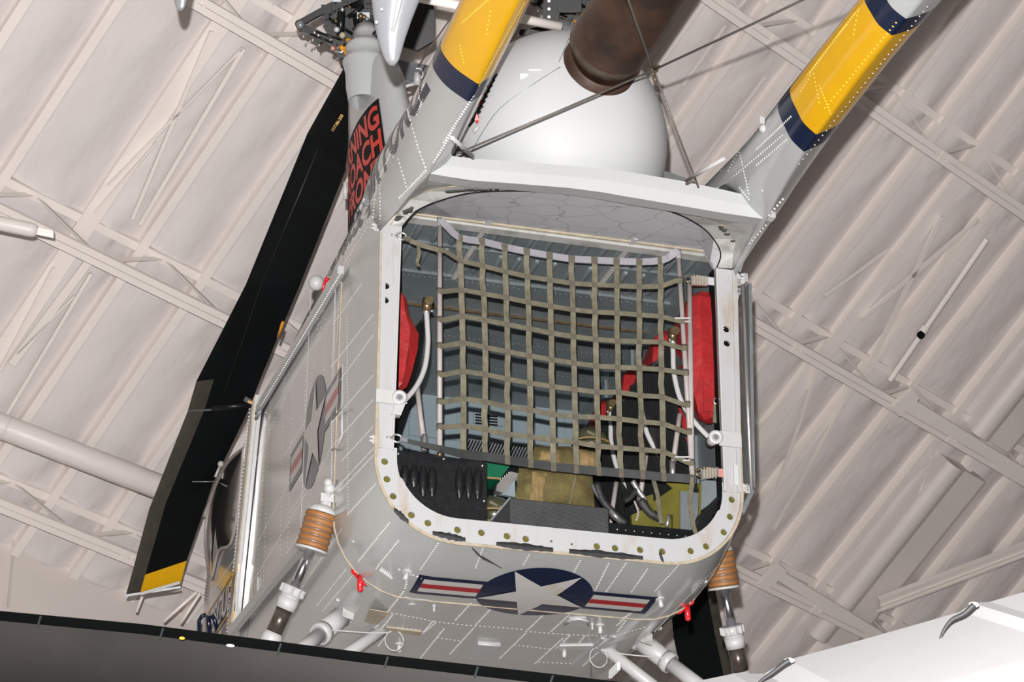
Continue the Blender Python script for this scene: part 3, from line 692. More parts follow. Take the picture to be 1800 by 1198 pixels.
# bolts along the outer lower edge of the right boom
b = MB()
for k in range(26):
    px = 1298 + (1640 - 1298) * k / 25 if k > 11 else 1315 + k * 4.2
for (x0, y0, x1, y1, n, r) in ((1352, 378, 1376, 350, 6, .007), (1318, 428, 1346, 396, 7, .006), (1405, 288, 1630, 12, 34, .0035)):
    for k in range(n):
        p = onX(x0 + (x1 - x0) * k / (n - 1), y0 + (y1 - y0) * k / (n - 1), CX + .79 - (.035 if r < .005 else 0)); b.ball(p, r, r, r, 8, 5)
sub('edge_bolts', b, M['offwhite'], BOOM[1][1], kind='stuff')
b = MB()
for (x0, y0, x1, y1, n) in ((1375, 238, 1287, 312, 24), (1382, 246, 1330, 290, 16), (1268, 300, 1285, 275, 6), (1262, 330, 1340, 335, 2), (1300, 330, 1316, 350, 6), (1300, 268, 1316, 340, 14), (1280, 300, 1300, 262, 8),
                            (1390, 205, 1330, 262, 22), (1340, 215, 1300, 255, 8)):
    for k in range(n):
        p, q = hitb(x0 + (x1 - x0) * k / max(n - 1, 1), y0 + (y1 - y0) * k / max(n - 1, 1), 1)
        if p is not None: dome(b, p, q, .0055)
sub('rivet_line', b, M['rivet'], BOOM[1][1], kind='stuff', fix=False)
b = MB()
for (x0, y0, x1, y1, n) in ((1420, 130, 1510, 15, 30), (1408, 160, 1424, 134, 6), (1440, 180, 1430, 130, 8), (1450, 190, 1575, 40, 24), (1424, 128, 1500, 25, 24), (1460, 200, 1440, 150, 10), (1500, 60, 1508, 20, 6)):
    for k in range(n):
        p, q = hitb(x0 + (x1 - x0) * k / max(n - 1, 1), y0 + (y1 - y0) * k / max(n - 1, 1), 1)
        if p is not None: dome(b, p, q, .0045)
sub('rivet_line', b, M['rivet_y'], BOOM[1][1], kind='stuff', fix=False)
b = MB()
for (x0, y0, x1, y1, n) in ((922, 5, 842, 150, 40), (812, 40, 880, -20, 22), (808, 80, 815, 110, 6), (862, 20, 855, 60, 6)):
    for k in range(n):
        p, q = hitb(x0 + (x1 - x0) * k / max(n - 1, 1), y0 + (y1 - y0) * k / max(n - 1, 1), -1)
        if p is not None: dome(b, p, q, .0045)
sub('rivet_line', b, M['rivet_y'], BOOM[-1][1], kind='stuff', fix=False)
b = MB(); c, q = hitb(1342, 226, 1); b.ball(c, .02, n=12, k=8); b.box(c + q * .015 + Vector((0, -.02, .03)), (.012, 0, 0), (0, .006, 0), (0, 0, .016)); sub('position_light', b, M['offwhite'], BOOM[1][1])
# ---- rivet lines over the skin (white heads, 3 mm proud)
SEG = []
belly = [((709.5, 1039.4), (681, 1075)), ((827.7, 1060), (799, 1091)), ((862.5, 1070), (835.8, 1098)), ((832.4, 1103.5), (790, 1150)), ((780, 1105), (720, 1180)),
         ((955, 1080), (926, 1108)), ((1002.5, 1078), (969, 1109)), ((924, 1112.5), (878, 1157)), ((989, 1121.7), (940, 1166)), ((1056.7, 1123), (1011.7, 1165)), ((1066, 1123), (1018, 1168)),
         ((1073, 1126), (1024, 1170)), ((680, 1080), (635, 1130)), ((690, 1080), (650, 1130)), ((684, 1110), (665, 1135)), ((759, 1093), (745, 1110)), ((765, 1095), (741, 1114)), ((1100, 1090), (1085, 1110)), ((1001, 1117), (990, 1128)), ((1028, 1117), (1018, 1129)),
         ((834, 1052), (700, 1000)), ((681, 1075), (765, 1092)), ((765, 1092), (836, 1100)), ((836, 1099), (924, 1106)), ((925, 1109), (1000, 1115)), ((1000, 1115), (1080, 1117)), ((700, 1102), (740, 1107)), ((770, 1120), (808, 1126)), ((905, 1133), (965, 1140)), ((948, 1163), (1010, 1166)),
         ((718, 1005), (712, 1035)), ((1080, 1117), (1140, 1100)), ((1090, 1090), (1130, 1060)), ((1085, 1098), (1128, 1062)), ((1060, 1168), (1110, 1150))]
for a, c in belly: SEG.append((a, c, .0225, .0042))
fairl = [((657, 787), (588, 861)), ((684, 919), (630, 986)), ((655, 703), (583, 785)), ((655, 660), (580, 745)), ((655, 750), (600, 810)), ((656, 800), (598, 862)), ((660, 850), (610, 905)), ((635, 499), (585.6, 569.5)), ((655, 553), (582, 645)), ((655, 590), (582, 690)),
         ((700, 950), (660, 1000)), ((770, 955), (738, 1002)), ((850, 960), (835, 1000)), ((930, 975), (920, 992)), ((1020, 985), (1005, 1012)), ((1070, 990), (1040, 1050)), ((1100, 990), (1065, 1040)), ((1138, 1000), (1110, 1040)), ((1200, 985), (1150, 1040)), ((610, 560), (612, 900)), ((599, 476), (592, 600)),
         ((1285, 970), (1150, 1110)), ((583, 870), (590, 520))]
for a, c in fairl: SEG.append((a, c, .0165, .0030))
side = [((502.8, 700), (430, 850)), ((540, 620), (470, 760)), ((560, 700), (500, 800)), ((575, 720), (450, 960)), ((580, 790), (510, 900)), ((578, 800), (440, 1030)), ((575, 860), (480, 1010)), ((560, 940), (480, 1080)), ((600, 930), (545, 1010)), ((608, 1000), (556, 1065)), ((620, 1010), (566, 1075)),
        ((548, 520), (535, 560)), ((540, 540), (530, 900)), ((500, 600), (492, 1000)), ((515, 660), (505, 980)), ((560, 560), (552, 650)), ((572, 560), (568, 700)), ((475, 690), (462, 1050)), ((545, 860), (530, 1060)), ((470, 720), (448, 1080)), ((446, 770), (432, 1090)),
        ((596, 380), (560, 600)), ((615, 360), (590, 460)), ((640, 330), (605, 450)), ((628, 345), (588, 430)), ((662, 320), (650, 400)), ((655, 330), (610, 470)), ((645, 400), (600, 470)), ((650, 385), (600, 450)), ((600, 420), (560, 500)), ((580, 440), (575, 500))]
for a, c in side: SEG.append((a, c, .028, .0030))
boomr = [((700, 225), (690, 280)), ((715, 190), (735, 260)), ((735, 260), (750, 300)), ((748, 300), (700, 350)), ((762, 285), (800, 225)), ((690, 262), (668, 310)), ((668, 312), (668, 390)), ((662, 330), (655, 385)), ((640, 350), (610, 420)), ((780, 250), (835, 165)), ((744, 175), (732, 200)), ((745, 150), (728, 190)), ((700, 280), (715, 330))]
for a, c in boomr: SEG.append((a, c, .019, .0042))
rb = MB()
for a, c, st, r in [(q[0], q[1], q[2], q[3] * 1.6) for q in SEG]:
    pts = []
    n = 40
    for k in range(n + 1):
        t = k / n; p, q = hita(a[0] + (c[0] - a[0]) * t, a[1] + (c[1] - a[1]) * t)
        if p is not None: pts.append((p, q))
    acc = 0
    for k in range(len(pts) - 1):
        d = (pts[k + 1][0] - pts[k][0]).length
        if d > .3: continue
        while acc < d:
            p = pts[k][0].lerp(pts[k + 1][0], acc / max(d, 1e-6)); dome(rb, p, pts[k][1], r); acc += st
        acc -= d
H('skin_rivets', rb, M['rivet'], kind='stuff', fix=False)
# rivets beside both posts
b = MB()
for k in range(64):
    z = .34 + k * .017
    for s in (-1, 1):
        p = Vector((CX + s * .868, .012, z)); dome(b, p, (s, -.3, 0), .0042)
H('post_rivets', b, M['rivet'], kind='stuff', fix=False)
# ---- insignia: flat polygons wrapped 2 mm above the skin.  place(u, v) -> point on the skin, u sideways, v up the skin
def insignia(name, place, R, star_a, parent, label, off=.002):
    def S(u, v, k=0):
        p, n = place(u, v); return p + n * (off + .0007 * k)
    mats = [M['navy'], M['decal_star'], M['decal_white'], M['decal_red']]
    b = MB()
    def poly_grid(a, c, d, e, mi, lay, nu=10, nv=3):
        vs = []; fs = []
        for i in range(nu + 1):
            for j in range(nv + 1):
                t, q = i / nu, j / nv
                u = (a[0] * (1 - t) + c[0] * t) * (1 - q) + (e[0] * (1 - t) + d[0] * t) * q
                v = (a[1] * (1 - t) + c[1] * t) * (1 - q) + (e[1] * (1 - t) + d[1] * t) * q
                vs.append(S(u, v, lay))
        for i in range(nu):
            for j in range(nv): fs.append((i * (nv + 1) + j, (i + 1) * (nv + 1) + j, (i + 1) * (nv + 1) + j + 1, i * (nv + 1) + j + 1))
        b.add(vs, fs, mi, True)
    # disc
    n, kr = 56, 8; vs = [S(0, 0)]; fs = []
    for r in range(1, kr + 1):
        for j in range(n): vs.append(S(R * r / kr * math.cos(2 * PI * j / n), R * r / kr * math.sin(2 * PI * j / n)))
    fs = [(0, 1 + j, 1 + (j + 1) % n) for j in range(n)]
    for r in range(kr - 1):
        for j in range(n): fs.append((1 + r * n + j, 1 + (r + 1) * n + j, 1 + (r + 1) * n + (j + 1) % n, 1 + r * n + (j + 1) % n))
    b.add(vs, fs, 0, True)
    # bars
    hb = R * .25; br = R * .125
    for s in (-1, 1):
        x0, x1 = s * R * .90, s * R * 2.0
        poly_grid((x0, -hb - br * .9), (x1 + s * br * .9, -hb - br * .9), (x1 + s * br * .9, hb + br * .9), (x0, hb + br * .9), 0, 1)
        x0 = s * R * .98
        poly_grid((x0, -hb), (x1, -hb), (x1, hb), (x0, hb), 2, 2)
        poly_grid((x0, -hb / 3), (x1, -hb / 3), (x1, hb / 3), (x0, hb / 3), 3, 3)
    # star
    ri = R * .382; P = []
    for k in range(10):
        a = star_a + PI * k / 5; r = R if k % 2 == 0 else ri; P.append((r * math.cos(a), r * math.sin(a)))
    for k in range(10):
        p, q = P[k], P[(k + 1) % 10]; vs = []; fs = []; m_ = 6; idx = {}
        for i in range(m_ + 1):
            for j in range(i + 1):
                t = i / m_; w_ = j / i if i else 0
                idx[i, j] = len(vs); vs.append(S((p[0] * (1 - w_) + q[0] * w_) * t, (p[1] * (1 - w_) + q[1] * w_) * t, 4))
        for i in range(m_):
            for j in range(i + 1):
                fs.append((idx[i, j], idx[i + 1, j], idx[i + 1, j + 1]))
                if j < i: fs.append((idx[i, j], idx[i + 1, j + 1], idx[i, j + 1]))
        b.add(vs, fs, 1, True)
    return H(name, b, mats, label, parent, fix=False)
BVfair = BVHTree.FromPolygons([tuple(v) for v in b2.v], b2.f)
def belly_place(u, v):
    x = -.005 + u; y = .385 + v
    loc, nrm, _, _ = BVfair.ray_cast(Vector((x, y, -3)), Vector((0, 0, 1)), 5)
    if nrm.z > 0: nrm = -nrm
    return loc, nrm
insignia('belly_insignia', belly_place, .268, PI / 2, heli, 'star insignia with red striped bars under the tail')
def side_place(u, v):
    y = 1.115 - u; z = .83 + v
    loc, nrm, _, _ = BVfair.ray_cast(Vector((-4, y, z)), Vector((1, 0, 0)), 5)
    if nrm.x > 0: nrm = -nrm
    return loc, nrm
insignia('side_insignia', side_place, .285, PI / 2, heli, 'star insignia seen edge on on the left flank')
# ---- lettering
def text_mesh(s, size, bold=.0, cuts=2):
    cd = bpy.data.curves.new('t', 'FONT'); cd.body = s; cd.size = size; cd.offset = bold; cd.resolution_u = 4
    o = bpy.data.objects.new('t', cd); COL.objects.link(o); bpy.context.view_layer.update()
    dg = bpy.context.evaluated_depsgraph_get(); me = bpy.data.meshes.new_from_object(o.evaluated_get(dg))
    bpy.data.objects.remove(o); bpy.data.curves.remove(cd)
    bm = bmesh.new(); bm.from_mesh(me); bmesh.ops.triangulate(bm, faces=bm.faces)
    for _ in range(cuts): 
        ed = [e for e in bm.edges if e.calc_length() > size * .16]
        if ed: bmesh.ops.subdivide_edges(bm, edges=ed, cuts=1); bmesh.ops.triangulate(bm, faces=bm.faces)
    V = [tuple(v.co) for v in bm.verts]; Fs = [[v.index for v in f.verts] for f in bm.faces]; bm.free(); bpy.data.meshes.remove(me)
    return V, Fs
def lettering(name, s, size, place, mt, parent, bold=.0, sx=1.0, off=.002, label=None, cuts=3, align='c', flip=False):
    V, Fs = text_mesh(s, size, bold, cuts); xs = [v[0] for v in V]; zs = [v[1] for v in V]; cx = (min(xs) + max(xs)) / 2 if align == 'c' else max(xs) if align == 'r' else min(xs); cz = (min(zs) + max(zs)) / 2
    b = MB(); vs = []
    for v in V:
        p, n = place((v[0] - cx) * sx, v[1] - cz); vs.append(p + n * off)
    b.add(vs, Fs, 0, False); return H(name, b, mt, label, parent, fix=False)
def boomside_place(u, v):                                # along the outer flank of the left boom and shoulder
    y = -1.03 - u; th = (v + .085) / .175; cc_ = Vector((CX - .775, y, 1.60)); od = Vector((-math.cos(th), 0, math.sin(th)))
    best = None
    for bv in (BOOM[-1][0], BVfair):
        loc, nrm, _, dist = bv.ray_cast(cc_ + od * 2, -od, 3)
        if loc is not None and (best is None or dist < best[2]):
            if nrm.dot(od) < 0: nrm = -nrm
            best = (loc, nrm, dist)
    if best is None: return cc_ + od * .15, od
    return best[0], best[1]
lettering('air_force_lettering', 'U.S. AIR FORCE', .34, boomside_place, M['letter'], heli, bold=.010, sx=.74, align='r', cuts=4)
# ---- engine nacelle and exhaust
EC = Vector((.045, 0, 2.075)); ER = .545
b = MB(); secs = []
for k in range(0, 25):
    if k < 16:
        a = PI / 2 * k / 15; r = math.sin(a) ** .80; y = -.40 + .62 * (1 - math.cos(a))
    else:
        r = 1.0 - .10 * ((k - 15) / 9) ** 2; y = .22 + 1.9 * (k - 15) / 9
    r = max(r, .01); secs.append([EC + Vector((ER * r * math.cos(2 * PI * j / 48), y, ER * 1.06 * r * math.sin(2 * PI * j / 48) - .03 * (y + .4))) for j in range(48)])
secs = [[Vector((p.x, p.y, max(p.z, 1.66 + .16 * min(max((p.y + .1) / .3, 0), 1)))) for p in q] for q in secs]
b.loft(secs, close=True, cap1=True); cowl = H('engine_cowl', b, M['white'], 'smooth white bulbous engine cowl')
BC = BVHTree.FromPolygons([tuple(v) for v in b.v], b.f)
def hitc(px, py, off=0):
    d = Vector(ray(px, py)).normalized(); loc, nrm, _, _ = BC.ray_cast(Vector(CAM), d, 60)
    if loc is None: return None, None
    if nrm.dot(d) > 0: nrm = -nrm
    return loc + nrm * off, nrm
b = MB(); cen, _ = hitc(1055, 112)
if cen is None: cen = Vector((.1, -.4, 2.25))
pr = .195
xc = Vector((cen.x, 0, cen.z))
def circ(c, r, y, n=40, sq=1.0): return [Vector((c.x + r * math.cos(2 * PI * j / n), y, c.z + sq * r * math.sin(2 * PI * j / n))) for j in range(n)]
b.loft([circ(xc, .178, .2), circ(xc, .178, -.47), circ(xc, .165, -.47), circ(xc, .165, -.455), circ(xc, .01, -.455)], close=True); H('exhaust_collar', b, M['rust'], 'dark exhaust collar set in the cowl')
x2 = xc + Vector((.012, 0, .05))
b = MB(); b.loft([circ(x2, .155, -.40), circ(x2, .19, -.47), circ(x2, .19, -.5), circ(x2, .183, -.52), circ(x2, .183, -1.8), circ(x2, .183, -3.2)], close=True, mif=lambda i, j: 1 if i in (1, 2) else 0, cap1=True)
ex = H('exhaust_pipe', b, [M['rust'], M['rust_rim']], 'large rust brown exhaust pipe')
# louvres and red tags on the left of the cowl
b = MB()
for k in range(9):
    p, n = hitc(826 + 5 * k, 222 - 9.5 * k, .004); q, n2 = hitc(842 + 4.0 * k, 205 - 9.2 * k, .004)
    if p is None or q is None: continue
    mdp = p.lerp(q, .5) + n * .004; b.tube([p, mdp, q], .0055, 6)
H('cowl_louvre', b, M['black'])
for k, (x, y) in enumerate(((842, 207), (848, 180), (853, 163), (858, 150))):
    p, n = hitc(x, y, .012)
    if p is None: continue
    b = MB(); b.prism([p + UP * .02, p - RIGHT * .010 - UP * .016, p + RIGHT * .012 - UP * .018], n * .003); 
    if k == 0: b.ball(p - UP * .022, .008, n=8, k=5)
    H('warning_tag', b, M['red'])
p, n = hitc(845, 222, .012)
if p is not None:
    b = MB(); b.tube([p, p - UP * .03 - RIGHT * .025], .009, 8); H('filler_cap', b, M['offwhite'])
# thin seam line & small marks on the cowl
for L in (((1000, 68), (990, 92), (982, 110)), ((985, 118), (935, 150), (880, 190), (850, 230), (832, 262)), ((1148, 140), (1160, 165), (1170, 200), (1176, 240), (1172, 290))):
    pts = [hitc(x, y, .002)[0] for x, y in L]; pts = [p for p in pts if p is not None]
    if len(pts) > 1: b = MB(); b.tube(smooth_pts(pts, 4), .0022, 5); sub('cowl_seam', b, M['steelgrey'], cowl)
p, n = hitc(922, 135, .001)
if p is not None: b = MB(); b.box(p, RIGHT * .02, UP * .014, n * .003); b.box(p + RIGHT * .05 + UP * .03, RIGHT * .03, UP * .004, n * .003); sub('cowl_latch', b, M['white'], cowl)
b = MB()
for k in range(16):
    p, n = hitc(1168 + 5 * math.sin(k / 5), 170 + k * 8)
    if p is not None: dome(b, p, n, .005)
sub('cowl_rivets', b, M['offwhite'], cowl, kind='stuff', fix=False)
# braces between boom and cowl
for p, q, r, d1, d2 in (((795, 242), (831, 274), .0085, 9.15, 9.6), ((1206, 317), (1272, 279), .008, 9.6, 9.3)):
    b = MB(); b.tube([dep(*p, d1), dep(*q, d2)], r, 10); H('stay_tube', b, M['offwhite'])
# ---- wires meeting at a clamp below the exhaust pipe
node = onY(1149, 123, -.90)
def cbl(p, d, lab, q=None):
    b = MB(); e = dep(*p, d); b.tube([node, node.lerp(e, .5) - Vector((0, 0, .004)), e], .0052, 8)
    return tag(obj('steel_cable', b, M['cable']), lab, 'cable')
cbl((1085, -55), 8.2, 'thin steel cable running up over the brown exhaust pipe', None)
cbl((803, 270), (onY(803, 270, -.60) - Vector(CAM)).dot(FWD), 'thin steel cable crossing the white engine cowl down to the left tail boom')
cbl((1228, 330), (onY(1228, 330, -.60) - Vector(CAM)).dot(FWD), 'thin steel cable running down to the right end of the white header lip')
cbl((1560, -72), 7.6, 'thin steel cable running up to the right above the yellow band')
b = MB(); b.ball(node, .022, .016, .014, 10, 6); b.box(node + Vector((.0, -.01, .012)), (.024, 0, 0), (0, .012, 0), (0, 0, .005)); b.tube([node - UP * .02, node - UP * .06 + RIGHT * .01], .008, 8)
tag(obj('cable_clamp', b, M['rust_rim']), 'rusty clamp where the thin cables meet beside the exhaust pipe', 'clamp')
# ---- rotor pylons
def pylon(path, hub, parent, full=True):
    secs = []
    for (px, py, d, wpx, dy) in path:
        c = dep(px, py, d); W_ = wpx * d / F / 2; rx = math.sqrt(max(W_ ** 2 - (.277 * dy) ** 2, .0)) / .96; rx = max(rx, .07)
        secs.append([c + Vector((rx * math.cos(2 * PI * j / 36), dy * math.sin(2 * PI * j / 36), 0)) for j in range(36)])
    b = MB(); b.loft(secs, close=True, cap1=True); return b
PP = [(715, 470, 12.0, 215, .60), (700, 400, 12.0, 185, .58), (682, 340, 12.03, 150, .55), (672, 280, 12.07, 130, .50), (665, 225, 12.12, 116, .45), (661, 180, 12.17, 107, .40), (657, 150, 12.2, 96, .33), (655, 128, 12.22, 78, .24), (655, 114, 12.24, 54, .15)]
b = pylon(PP, None, heli); pyl = H('rotor_pylon', b, M['grey2'], 'left rotor pylon with red warning lettering')
BP = BVHTree.FromPolygons([tuple(v) for v in b.v], b.f)
c0 = dep(642, 122, 12.02); pax = (dep(652, 60, 12.3) - dep(650, 130, 12.2)).normalized()
b = MB(); 
for (t, r) in ((0, .105), (.035, .118), (.05, .118), (.07, .108), (.11, .10), (.125, .112), (.14, .112), (.15, .085), (.22, .075)):
    pass
prof = [(-.20, .085), (-.12, .10), (-.03, .106), (0, .112), (.03, .122), (.045, .122), (.06, .110), (.10, .104), (.115, .112), (.135, .112), (.145, .088), (.21, .074), (.26, .06)]
a = pax.orthogonal().normalized(); d = pax.cross(a)
b.loft([[c0 + pax * t + (a * math.cos(2 * PI * j / 28) + d * math.sin(2 * PI * j / 28)) * r for j in range(28)] for t, r in prof], close=True, cap1=True)
col_ = H('mast_collar', b, M['grey2'])
b = MB()
for k in range(12): q = c0 + pax * .128 + (a * math.cos(2 * PI * k / 12) + d * math.sin(2 * PI * k / 12)) * .10; b.tube([q, q + pax * .02], .008, 6)
sub('collar_bolt', b, M['alu'], col_, kind='stuff')
def pyl_place_px(px, py):
    dd = Vector(ray(px, py)).normalized(); loc, nrm, _, _ = BP.ray_cast(Vector(CAM), dd, 60)
    if loc is None: return None, None
    if nrm.dot(dd) > 0: nrm = -nrm
    return loc, nrm
# warning panel: wrapped around the pylon; right edge at pixel column 668
pr0, _ = pyl_place_px(667, 172)
def pyl_place(u, v):
    # u to the left of the right edge along the skin (metres, negative = left), v down from the top edge
    z = PZ0 + v; k = None
    t = None
    cs = []
    for (px, py, dd, wpx, dy) in PP: c = dep(px, py, dd); cs.append((c, max(math.sqrt(max((wpx * dd / F / 2) ** 2 - (.277 * dy) ** 2, 0)) / .96, .07), dy))
    cs.sort(key=lambda q: q[0].z)
    for i in range(len(cs) - 1):
        if cs[i][0].z <= z <= cs[i + 1][0].z:
            t = (z - cs[i][0].z) / (cs[i + 1][0].z - cs[i][0].z); c = cs[i][0].lerp(cs[i + 1][0], t); rx = cs[i][1] * (1 - t) + cs[i + 1][1] * t; dy = cs[i][2] * (1 - t) + cs[i + 1][2] * t; break
    if t is None: c, rx, dy = (cs[0] if z < cs[0][0].z else cs[-1])
    # walk along the ellipse from the start angle
    ang = PA0; s_ = abs(u); n = 24
    for _ in range(n):
        sp_ = math.hypot(rx * math.sin(ang), dy * math.cos(ang)); ang -= math.copysign(s_ / n / max(sp_, .01), -u)
    p = Vector((c.x + rx * math.cos(ang), c.y + dy * math.sin(ang), z)); nn = Vector((math.cos(ang) / rx, math.sin(ang) / dy, 0)).normalized()
    return p, nn
PZ0 = pr0.z
cs0 = None
for (px, py, dd, wpx, dy) in PP:
    pass
PA0 = math.radians(-84)
def _px(p): q = RH @ (np.array(p) - CAM); return 900 + F * q[0] / q[2]
for _k in range(84, 178):
    PA0 = math.radians(-_k)
    if _px(pyl_place(0, -.05)[0]) < 668.5: break
def panel_top(u): return .02 * 0 + 0.10 * u      # the top edge falls away towards the front
b = MB(); secs = []
for i in range(25):
    u = -.80 * i / 24; sec = []
    for j in range(13):
        v = -.62 * j / 12; p, n = pyl_place(u, v); sec.append(p + n * .003)
    secs.append(sec)
b.loft(secs); wp = H('warning_panel', b, M['black'], 'black panel with red warning lettering', fix=False)
for k, (s, vv) in enumerate((('WARNING', -.085), ('APPROACH', -.235), ('FROM FRONT', -.385))):
    V, Fs = text_mesh(s, .180, .006, 4); xs = [v[0] for v in V]; mx = max(xs); mz = 0; b = MB(); vs = []
    for v in V:
        p, n = pyl_place((v[0] - mx) * 1.0 - .018, v[1] - .07 + vv); vs.append(p + n * .005)
    b.add(vs, Fs); o = sub('warning_lettering', b, M['letter_red'], wp, fix=False)
b = MB(); b.tube([dep(607, 320, 11.9), dep(607, 350, 11.9)], .012, 10); sub('drain_boss', b, M['offwhite'], pyl)
# right pylon, mostly hidden behind the cowl
PR = [(1040, 330, 12.4, 190, .42), (1010, 190, 12.6, 130, .3), (990, 100, 12.75, 100, .22), (984, 60, 12.8, 78, .16)]
b = pylon(PR, None, heli); H('rotor_pylon', b, M['grey2'], 'right rotor pylon hidden behind the cowl')
# cross member between the pylons, with lightening hole
b = MB(); p, q = dep(690, 122, 12.3), dep(775, 138, 12.5); dd = (q - p).normalized(); nn = dd.cross(FWD).normalized()
b.box(p.lerp(q, .5), dd * (q - p).length / 2, nn * .045, FWD * .02); cm = H('cross_member', b, M['steelgrey'])
b = MB(); b.tube([p + nn * .05, q + nn * .05], .010, 8); b.tube([p - nn * .05, q - nn * .05], .010, 8); sub('edge_flange', b, M['steelgrey'], cm)
b = ring_mesh(p.lerp(q, .52) - FWD * .022, .03, .006, FWD); sub('flanged_hole', b, M['alu'], cm)
b = MB(); b.tube([dep(700, 158, 12.2), dep(718, 150, 12.2), dep(735, 146, 12.2)], .010, 8); b.tube([dep(734, 128, 12.2), dep(733, 150, 12.2)], .02, 10); sub('linkage', b, M['offwhite'], cm)
# ---- rotor hubs
def hub(cx_, cy_, d, seed, full):
    rnd = random.Random(seed)
    root = thing('rotor_hub', dep(cx_, cy_, d), None, None, parent=heli)
    root['label'] = ('left' if full else 'right') + ' rotor hub of oily black linkages'
    def part(nm, b, mt, lab=None): return H(nm, b, mt, lab, root)
    P = lambda x, y, dd=0.0: dep(x + cx_ - 640, y + cy_ - 55, d + dd)
    b = MB(); ax = pax; c = P(648, 62); b.tube([c, c + ax * .10, c + ax * .16, c + ax * .22], [.07, .10, .16, .17], 20); part('hub_drum', b, M['blackmetal'])
    b = MB(); b.prism([P(562, 24), P(596, -4), P(640, -40), P(760, -45), P(764, 70), P(735, 88), P(700, 80), P(640, 74), P(590, 62)], FWD * .06); part('hub_plate', b, M['blackmetal'])
    for (p, q, w_, t_) in (((526, 42), (580, 12), .034, .05), ((528, 46), (592, 78), .040, .05), ((560, 68), (610, 80), .03, .03), ((580, 15), (660, -20), .05, .06), ((600, 95), (570, 45), .02, .03), ((640, 40), (655, -15), .05, .05), ((690, 0), (700, 70), .04, .05), ((610, 20), (680, 25), .03, .04)):
        b = MB(); b.bar(P(*p, -.05), P(*q, -.05), w_, t_, FWD); b.disc(P(*p, -.09), FWD, .024, .07, 12); part('linkage_arm', b, M['blackmetal'])
    for (p, q, r) in (((600, 20), (598, 62), .022), ((612, 30), (640, 10), .012), ((555, 55), (600, 70), .006), ((628, 65), (600, 85), .012), ((660, 15), (672, 60), .014), ((575, 30), (620, 60), .008), ((545, 60), (585, 75), .006)):
        b = MB(); b.tube([P(*p, -.1), P(*q, -.1)], r, 10); part('control_rod', b, M['blackmetal'])
    for (x, y, r, mt) in ((592, 52, .016, 'offwhite'), ((528), 44, .022, 'steelgrey'), (602, 17, .012, 'alu'), (622, 69, .008, 'offwhite'), (640, 30, .014, 'brass'), (645, 33, .012, 'steelgrey'), (585, 85, .014, 'bulkhead_fit'), (560, 62, .008, 'alu'), (553, 57, .008, 'alu'), (602, 62, .018, 'tan'), (634, 28, .018, 'brass'), (611, 97, .014, 'bulkhead_fit')):
        b = MB(); b.ball(P(x, y, -.13), r, r, r, 10, 6); part('fitting', b, M[mt])
    for k in range(34):
        b = MB(); x = 545 + rnd.random() * 160; y = rnd.random() * 80 - 5
        if x < 575 and (y > 60 or y < 10): continue
        if rnd.random() < .5: b.tube([P(x, y, -.1), P(x + rnd.uniform(-14, 14), y + rnd.uniform(-12, 12), -.1)], .004 + rnd.random() * .008, 8)
        else: b.box(P(x, y, -.08), RIGHT * (.008 + rnd.random() * .03), UP * (.008 + rnd.random() * .02), FWD * .03)
        part('small_fitting', b, M[rnd.choice(['blackmetal', 'blackmetal', 'blackmetal', 'steelgrey', 'brass'])])
    for (x, y, l) in ((535, 61, 6), (546, 70, 6), (551, 67, 6), (562, 76, 6)):
        b = MB(); b.tube([P(x, y, -.12), P(x - 2, y + l, -.12)], .004, 6); part('stud', b, M['alu'])
    for pts in (((612, 68), (614, 78), (622, 74)), ((606, 82), (611, 96)), ((648, 74), (655, 86), (663, 92)), ((598, 86), (604, 82))):
        b = MB(); b.tube([P(x, y, -.16) for x, y in pts], .016, 8); part('amber_bracket', b, M['amber'])
    b = MB(); b.tube([P(592, 86, -.14), P(600, 80, -.14), P(606, 86, -.14), P(601, 92, -.14), P(588, 90, -.14)], .006, 8); part('wire_loop', b, M['alu'])
    for s in ((0, 0),):
        b = MB(); b.tube([P(650, 78, -.02), P(650, 92, -.02)], [.05, .065], 20); part('mast_nut', b, M['steelgrey'])
    return root
hub(640, 55, 12.25, 3, True)
hub(1052, 10, 12.8, 9, False)
